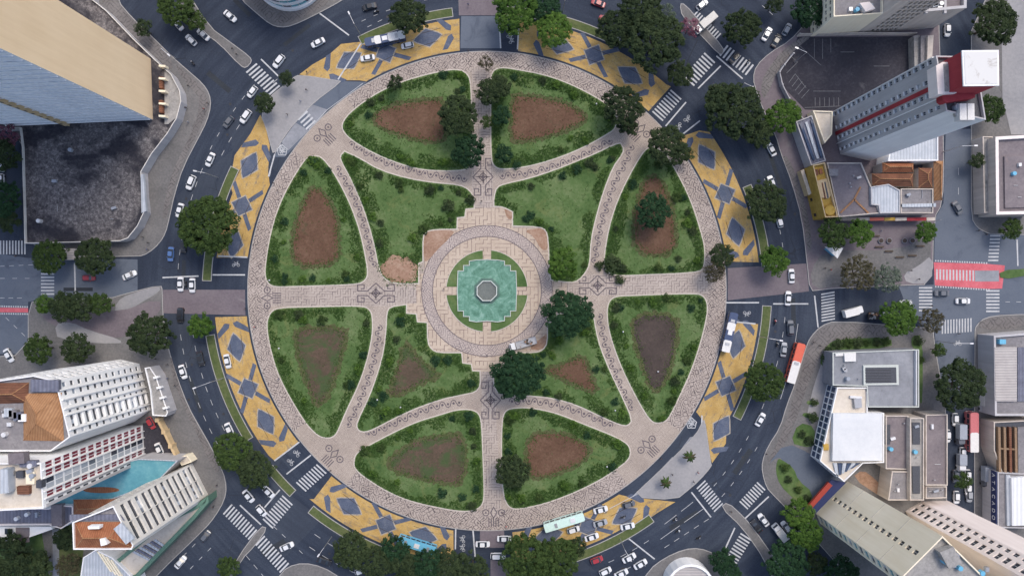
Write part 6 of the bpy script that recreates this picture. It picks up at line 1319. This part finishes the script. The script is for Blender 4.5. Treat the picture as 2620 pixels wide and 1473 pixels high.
for q in ((2066, 1302), (2126, 1231)): g = G(*q); b = MB(); b.tube((g.x, g.y, .1), (g.x, g.y, 3.6), .12, .12, 8); b.build('post', M['metal'], en)
t2 = building('pinkish white tower with two window columns in the lower right corner', [(2425, 1280), (2358, 1281), (2316, 1306), (2360, 1400), (2480, 1400)], 56, 'w_pink', 'r_grey', par=.9, opens={1: dict(us=[(.1, .3), (.5, .84)], zs=floors(18, 3.0, .7, 2.4, .6), depth=.3)})
building('round pale roof with white rim on the bottom edge', [(1766 + 62 * math.cos(i * math.pi / 12), 1502 + 62 * math.sin(i * math.pi / 12)) for i in range(24)], 5, 'w_white', 'r_pale2', 5, .7, parm='w_white', pw=.7)
# ---- lower left: white hotel, striped hotel, slatted tower
F12 = floors(12, 3.1, .8, 2.2, .6)
w1 = building('white apartment block with many windows and brown tiled roofs at the lower left', [(357, 930), (386, 1048), (345, 1078), (160, 1078), (150, 942), (309, 919)], 38, 'w_white', 'r_grey', par=.8,
   opens={0: dict(us=[(.05, .13), (.2, .28), (.38, .46), (.545, .585), (.64, .84), (.9, .97)], zs=F12, glass=['glass', 'curtained', 'w_dark', 'glass'], depth=.35), 5: dict(us=[(.2, .5), (.62, .9)], zs=F12, glass=['glass', 'curtained']), 4: dict(us=[(.05 + i * .12, .12 + i * .12) for i in range(8)], zs=F12, glass=['curtained', 'glass'])})
A, B = Vector(G2((357, 930))), Vector(G2((386, 1048))); dA = (B - A).normalized(); oA = Vector((dA.y, -dA.x)); oA = oA if oA.x > 0 else -oA; LA = (B - A).length; an = math.atan2(dA.y, dA.x)
for u in (.17, .34, .5, .61, .87): band(w1, 'wall_rib', u, u + .018, 0, 38.6, 'w_white', .5)
for i in range(12): band(w1, 'balcony_rail', .64, .84, .6 + i * 3.1, 1.1 + i * 3.1, 'w_white', .35)
hip(w1, [(60, 1006), (158, 1004), (164, 1128), (60, 1126)], 38.1, 2.6, 'r_orange'); hip(w1, [(-60, 980), (74, 978), (72, 1030), (-60, 1034)], 38.1, 2.2, 'r_brown'); rbox(w1, 'roof_terrace', [(78, 970), (150, 972), (150, 1002), (78, 1002)], 38, 39.0, 'r_slate')
for i in range(4): rbox(w1, 'roof_box', [(10 + i * 12, 1044 + i * 5), (30 + i * 12, 1044 + i * 5), (30 + i * 12, 1066 + i * 4), (10 + i * 12, 1066 + i * 4)], 38, 39.2, ('r_pale', 'r_grey', 'r_slate', 'w_white')[i])
clutter(w1, [(0, 1040), (56, 1040), (56, 1120), (0, 1120)], 38, 6, 81)
an1 = building('grey low annex with white roof frames beside the white block', [(372, 940), (386, 938), (402, 962), (432, 1054), (427, 1064), (392, 1062), (386, 1000)], 5, 'w_grey', 'r_pebble', 5, .5, parm='w_white')
for i in range(4): rbox(an1, 'roof_frame', [(391 + i * 8, 964 + i * 26), (403 + i * 8, 961 + i * 26), (405 + i * 8, 966 + i * 26), (393 + i * 8, 969 + i * 26)], 5, 6.4, 'w_white')
F13 = floors(13, 3.4, .35, 3.05, .6)
w2 = building('white hotel with wine red window columns at the lower left', [(366, 1087), (371, 1178), (150, 1190), (150, 1087)], 45, 'w_white', 'r_cream', par=.9, opens={0: dict(us=[(.01, .145), (.185, .325), (.37, .6), (.65, .785), (.88, .93)], zs=F13, glass=['w_wine', 'w_wine', 'curtained', 'w_wine', 'w_dark'][0:1] * 1, depth=.3, skip=lambda u, z: u in (2, 4))})
A, B = Vector(G2((366, 1087))), Vector(G2((371, 1178))); dA = (B - A).normalized(); oA = Vector((dA.y, -dA.x)); oA = oA if oA.x > 0 else -oA; LA = (B - A).length; an = math.atan2(dA.y, dA.x)
for z0_, z1_ in F13:
    band(w2, 'window', .37, .475, z0_, z1_, 'curtained', .05); band(w2, 'window', .495, .6, z0_, z1_, 'r_pale', .05); band(w2, 'small_window', .88, .92, z0_ + .3, z1_ - .5, 'w_dark', .05)
    for u in (.07, .25, .71): band(w2, 'mullion', u, u + .012, z0_, z1_, 'w_white', .06)
for u in (.155, .335, .625, .79): band(w2, 'wall_rib', u, u + .02, 0, 45.6, 'w_white', .45)
band(w2, 'grey_wall', .81, .87, 0, 45, 'w_grey', .08); band(w2, 'grey_wall', .93, 1.0, 0, 45, 'w_grey', .08)
for q, h_, mt in (([(20, 1160), (60, 1158), (62, 1185), (22, 1188)], 2, 'r_plum'), ([(48, 1180), (92, 1178), (92, 1192), (50, 1195)], 1.2, 'r_slate'), ([(40, 1205), (58, 1204), (58, 1222), (40, 1222)], 1.0, 'w_dark'), ([(92, 1228), (106, 1228), (106, 1248), (92, 1248)], 1.6, 'w_dark'), ([(42, 1244), (74, 1243), (74, 1264), (44, 1264)], 1.0, 'r_brown'), ([(0, 1200), (20, 1200), (22, 1260), (0, 1262)], 2.4, 'r_pale'), ([(66, 1206), (88, 1206), (88, 1238), (66, 1238)], .5, 'w_cream')): rbox(w2, 'roof_box', q, 45, 45 + h_, mt)
clutter(w2, [(10, 1160), (105, 1165), (110, 1260), (10, 1280)], 45, 7, 91)
tq = building('low building with bright turquoise flat roof between the striped hotel and slatted tower', [(126, 1288), (331, 1178), (356, 1172), (458, 1176), (400, 1235), (287, 1276), (138, 1296)], 8, 'w_grey', 'r_turq', 8, .4, parm='r_pale')
g = G(258, 1253, 8.2); b = MB(); b.face([(g.x + 5.4 * math.cos(i * .314), g.y + .9 * math.sin(i * .314), 8.05) for i in range(20)]); b.build('rust_patch', M['r_tile'], tq)
w3 = building('beige tower with dark horizontal window bands at the lower left corner', [(492, 1183), (533, 1264), (529, 1273), (409, 1273), (407, 1217)], 41, 'w_bone', 'r_grey', par=.9, parm='w_white',
   opens={0: dict(us=[(.06, .48), (.5, .93)], zs=floors(12, 3.25, .45, 2.35, 1.5), glass=['w_dark', 'glass', 'w_dark', 'curtained'], depth=.5), 4: dict(us=[(.1 + i * .2, .2 + i * .2) for i in range(4)], zs=floors(12, 3.25, .9, 2.1, 1.5))})
hz = building('low house with red tiled hipped roof beside the turquoise roof', [(190, 1279), (296, 1277), (300, 1314), (190, 1316)], 9, 'w_white', 'r_grey', 9, 0); hip(hz, [(188, 1277), (298, 1275), (302, 1315), (188, 1317)], 9.1, 1.6, 'r_tile'); hip(w3, [(191, 1334), (310, 1334), (343, 1400), (193, 1402)], 41.2, 2.2, 'r_tile'); rbox(w3, 'gutter', [(178, 1316), (306, 1315), (318, 1330), (178, 1331)], 41, 41.3, 'r_slate'); rbox(w3, 'glass_roof', [(290, 1352), (310, 1336), (344, 1376), (322, 1392)], 43.0, 43.6, 'r_pale')
rbox(w3, 'chimney', [(255, 1378), (268, 1376), (274, 1392), (258, 1396)], 42, 44, 'w_white'); rbox(w3, 'roof_curb', [(224, 1346), (254, 1345), (254, 1352), (226, 1353)], 42, 43.6, 'w_white')
pd_ = building('long low grey roof with green edge along the lower left corner', [(534, 1266), (536, 1283), (500, 1325), (353, 1476), (300, 1490), (300, 1430), (420, 1330), (500, 1292)], 5.5, 'w_green', 'r_cream', 5.5, .6, parm='w_green', pw=1.1)
for i in range(7): rbox(pd_, 'roof_slat', [(338 + i * 9, 1412 - i * 5), (343 + i * 9, 1408 - i * 5), (388 + i * 6, 1432 - i * 6), (384 + i * 6, 1436 - i * 6)], 5.5, 5.9, 'r_slate' if i % 2 else 'r_pale')
ph = building('pale faceted roof on the bottom edge at the lower left', [(203, 1500), (214, 1424), (246, 1404), (290, 1425), (340, 1476), (345, 1500)], 6.5, 'w_white', 'r_pale', 6.5, .3)
for i in range(4): rbox(ph, 'roof_rib', [(246 + i * 12, 1408 + i * 8), (250 + i * 12, 1408 + i * 8), (286 + i * 12, 1462 + i * 8), (282 + i * 12, 1462 + i * 8)], 6.5, 6.8, 'w_cream')
w5 = building('grey flat roofed strip at the left edge below the hotels', [(-60, 1296), (128, 1298), (160, 1290), (190, 1292), (190, 1330), (160, 1350), (130, 1340), (-60, 1342)], 9, 'w_white', 'r_slate', 9, .7, parm='w_pink'); clutter(w5, [(0, 1300), (120, 1302), (120, 1336), (0, 1336)], 9, 5, 95); rbox(w5, 'roof_shed', [(130, 1292), (158, 1290), (158, 1345), (132, 1345)], 9, 10.6, 'r_plum')
w6 = building('small white house wedge at the left edge', [(-60, 1344), (132, 1346), (136, 1352), (-60, 1420)], 6.5, 'w_white', 'w_white', 6.5, .3)
for q in ([(12, 1352), (30, 1352), (30, 1366), (12, 1366)], [(20, 1374), (30, 1374), (30, 1390), (20, 1390)], [(40, 1348), (74, 1348), (74, 1386), (40, 1388)]): rbox(w6, 'skylight', q, 6.5, 6.8, 'r_plum' if q[0][0] == 40 else 'glass')
struct(sheet('grey_lane', [(134, 1352), (152, 1352), (152, 1500), (138, 1500)], .16, 'concrete'))
struct(sheet('hotel_yard', [(366, 1082), (412, 1074), (458, 1172), (372, 1176)], .15, 'asphalt_lot'))
fence('cream boundary wall of the hotel yard', [(414, 1070), (430, 1100), (447, 1136), (464, 1172)], 2.6, 'w_tan', .7)
building('small beige gatehouse at the end of the cream yard wall', [(456, 1168), (480, 1163), (493, 1180), (466, 1190)], 3.4, 'w_cream', 'r_cream', 3.4, .4)
# small litter bins along the promenade
for i, (x0, y0, ph_) in enumerate(((1525, 268, 'in the north bed right of the path'), (1593, 848, 'at the left of the east lower bed'), (1682, 949, 'on the dark soil of the east lower bed'), (967, 1021, 'at the lower left curved path'), (1026, 1040, 'in the southwest star bed'), (1552, 1191, 'in the south bed right of the path'), (1573, 1048, 'at the tip of the southeast star bed'), (716, 890, 'in the west lower bed'), (692, 717, 'in the corner of the west upper bed'))):
    g = G(x0, y0); lt = thing('garden_light', f'small white globe garden light {ph_}', 'light', (g.x, g.y, .2)); b = MB(); b.tube((0, 0, 0), (0, 0, .7), .05, .05, 6); b.build('post', M['metal'], lt)
    b = MB(); b.tube((0, 0, .7), (0, 0, .85), .12, .26, 10); b.tube((0, 0, .85), (0, 0, 1.1), .26, .1, 10); b.build('globe', M['white_metal'], lt)
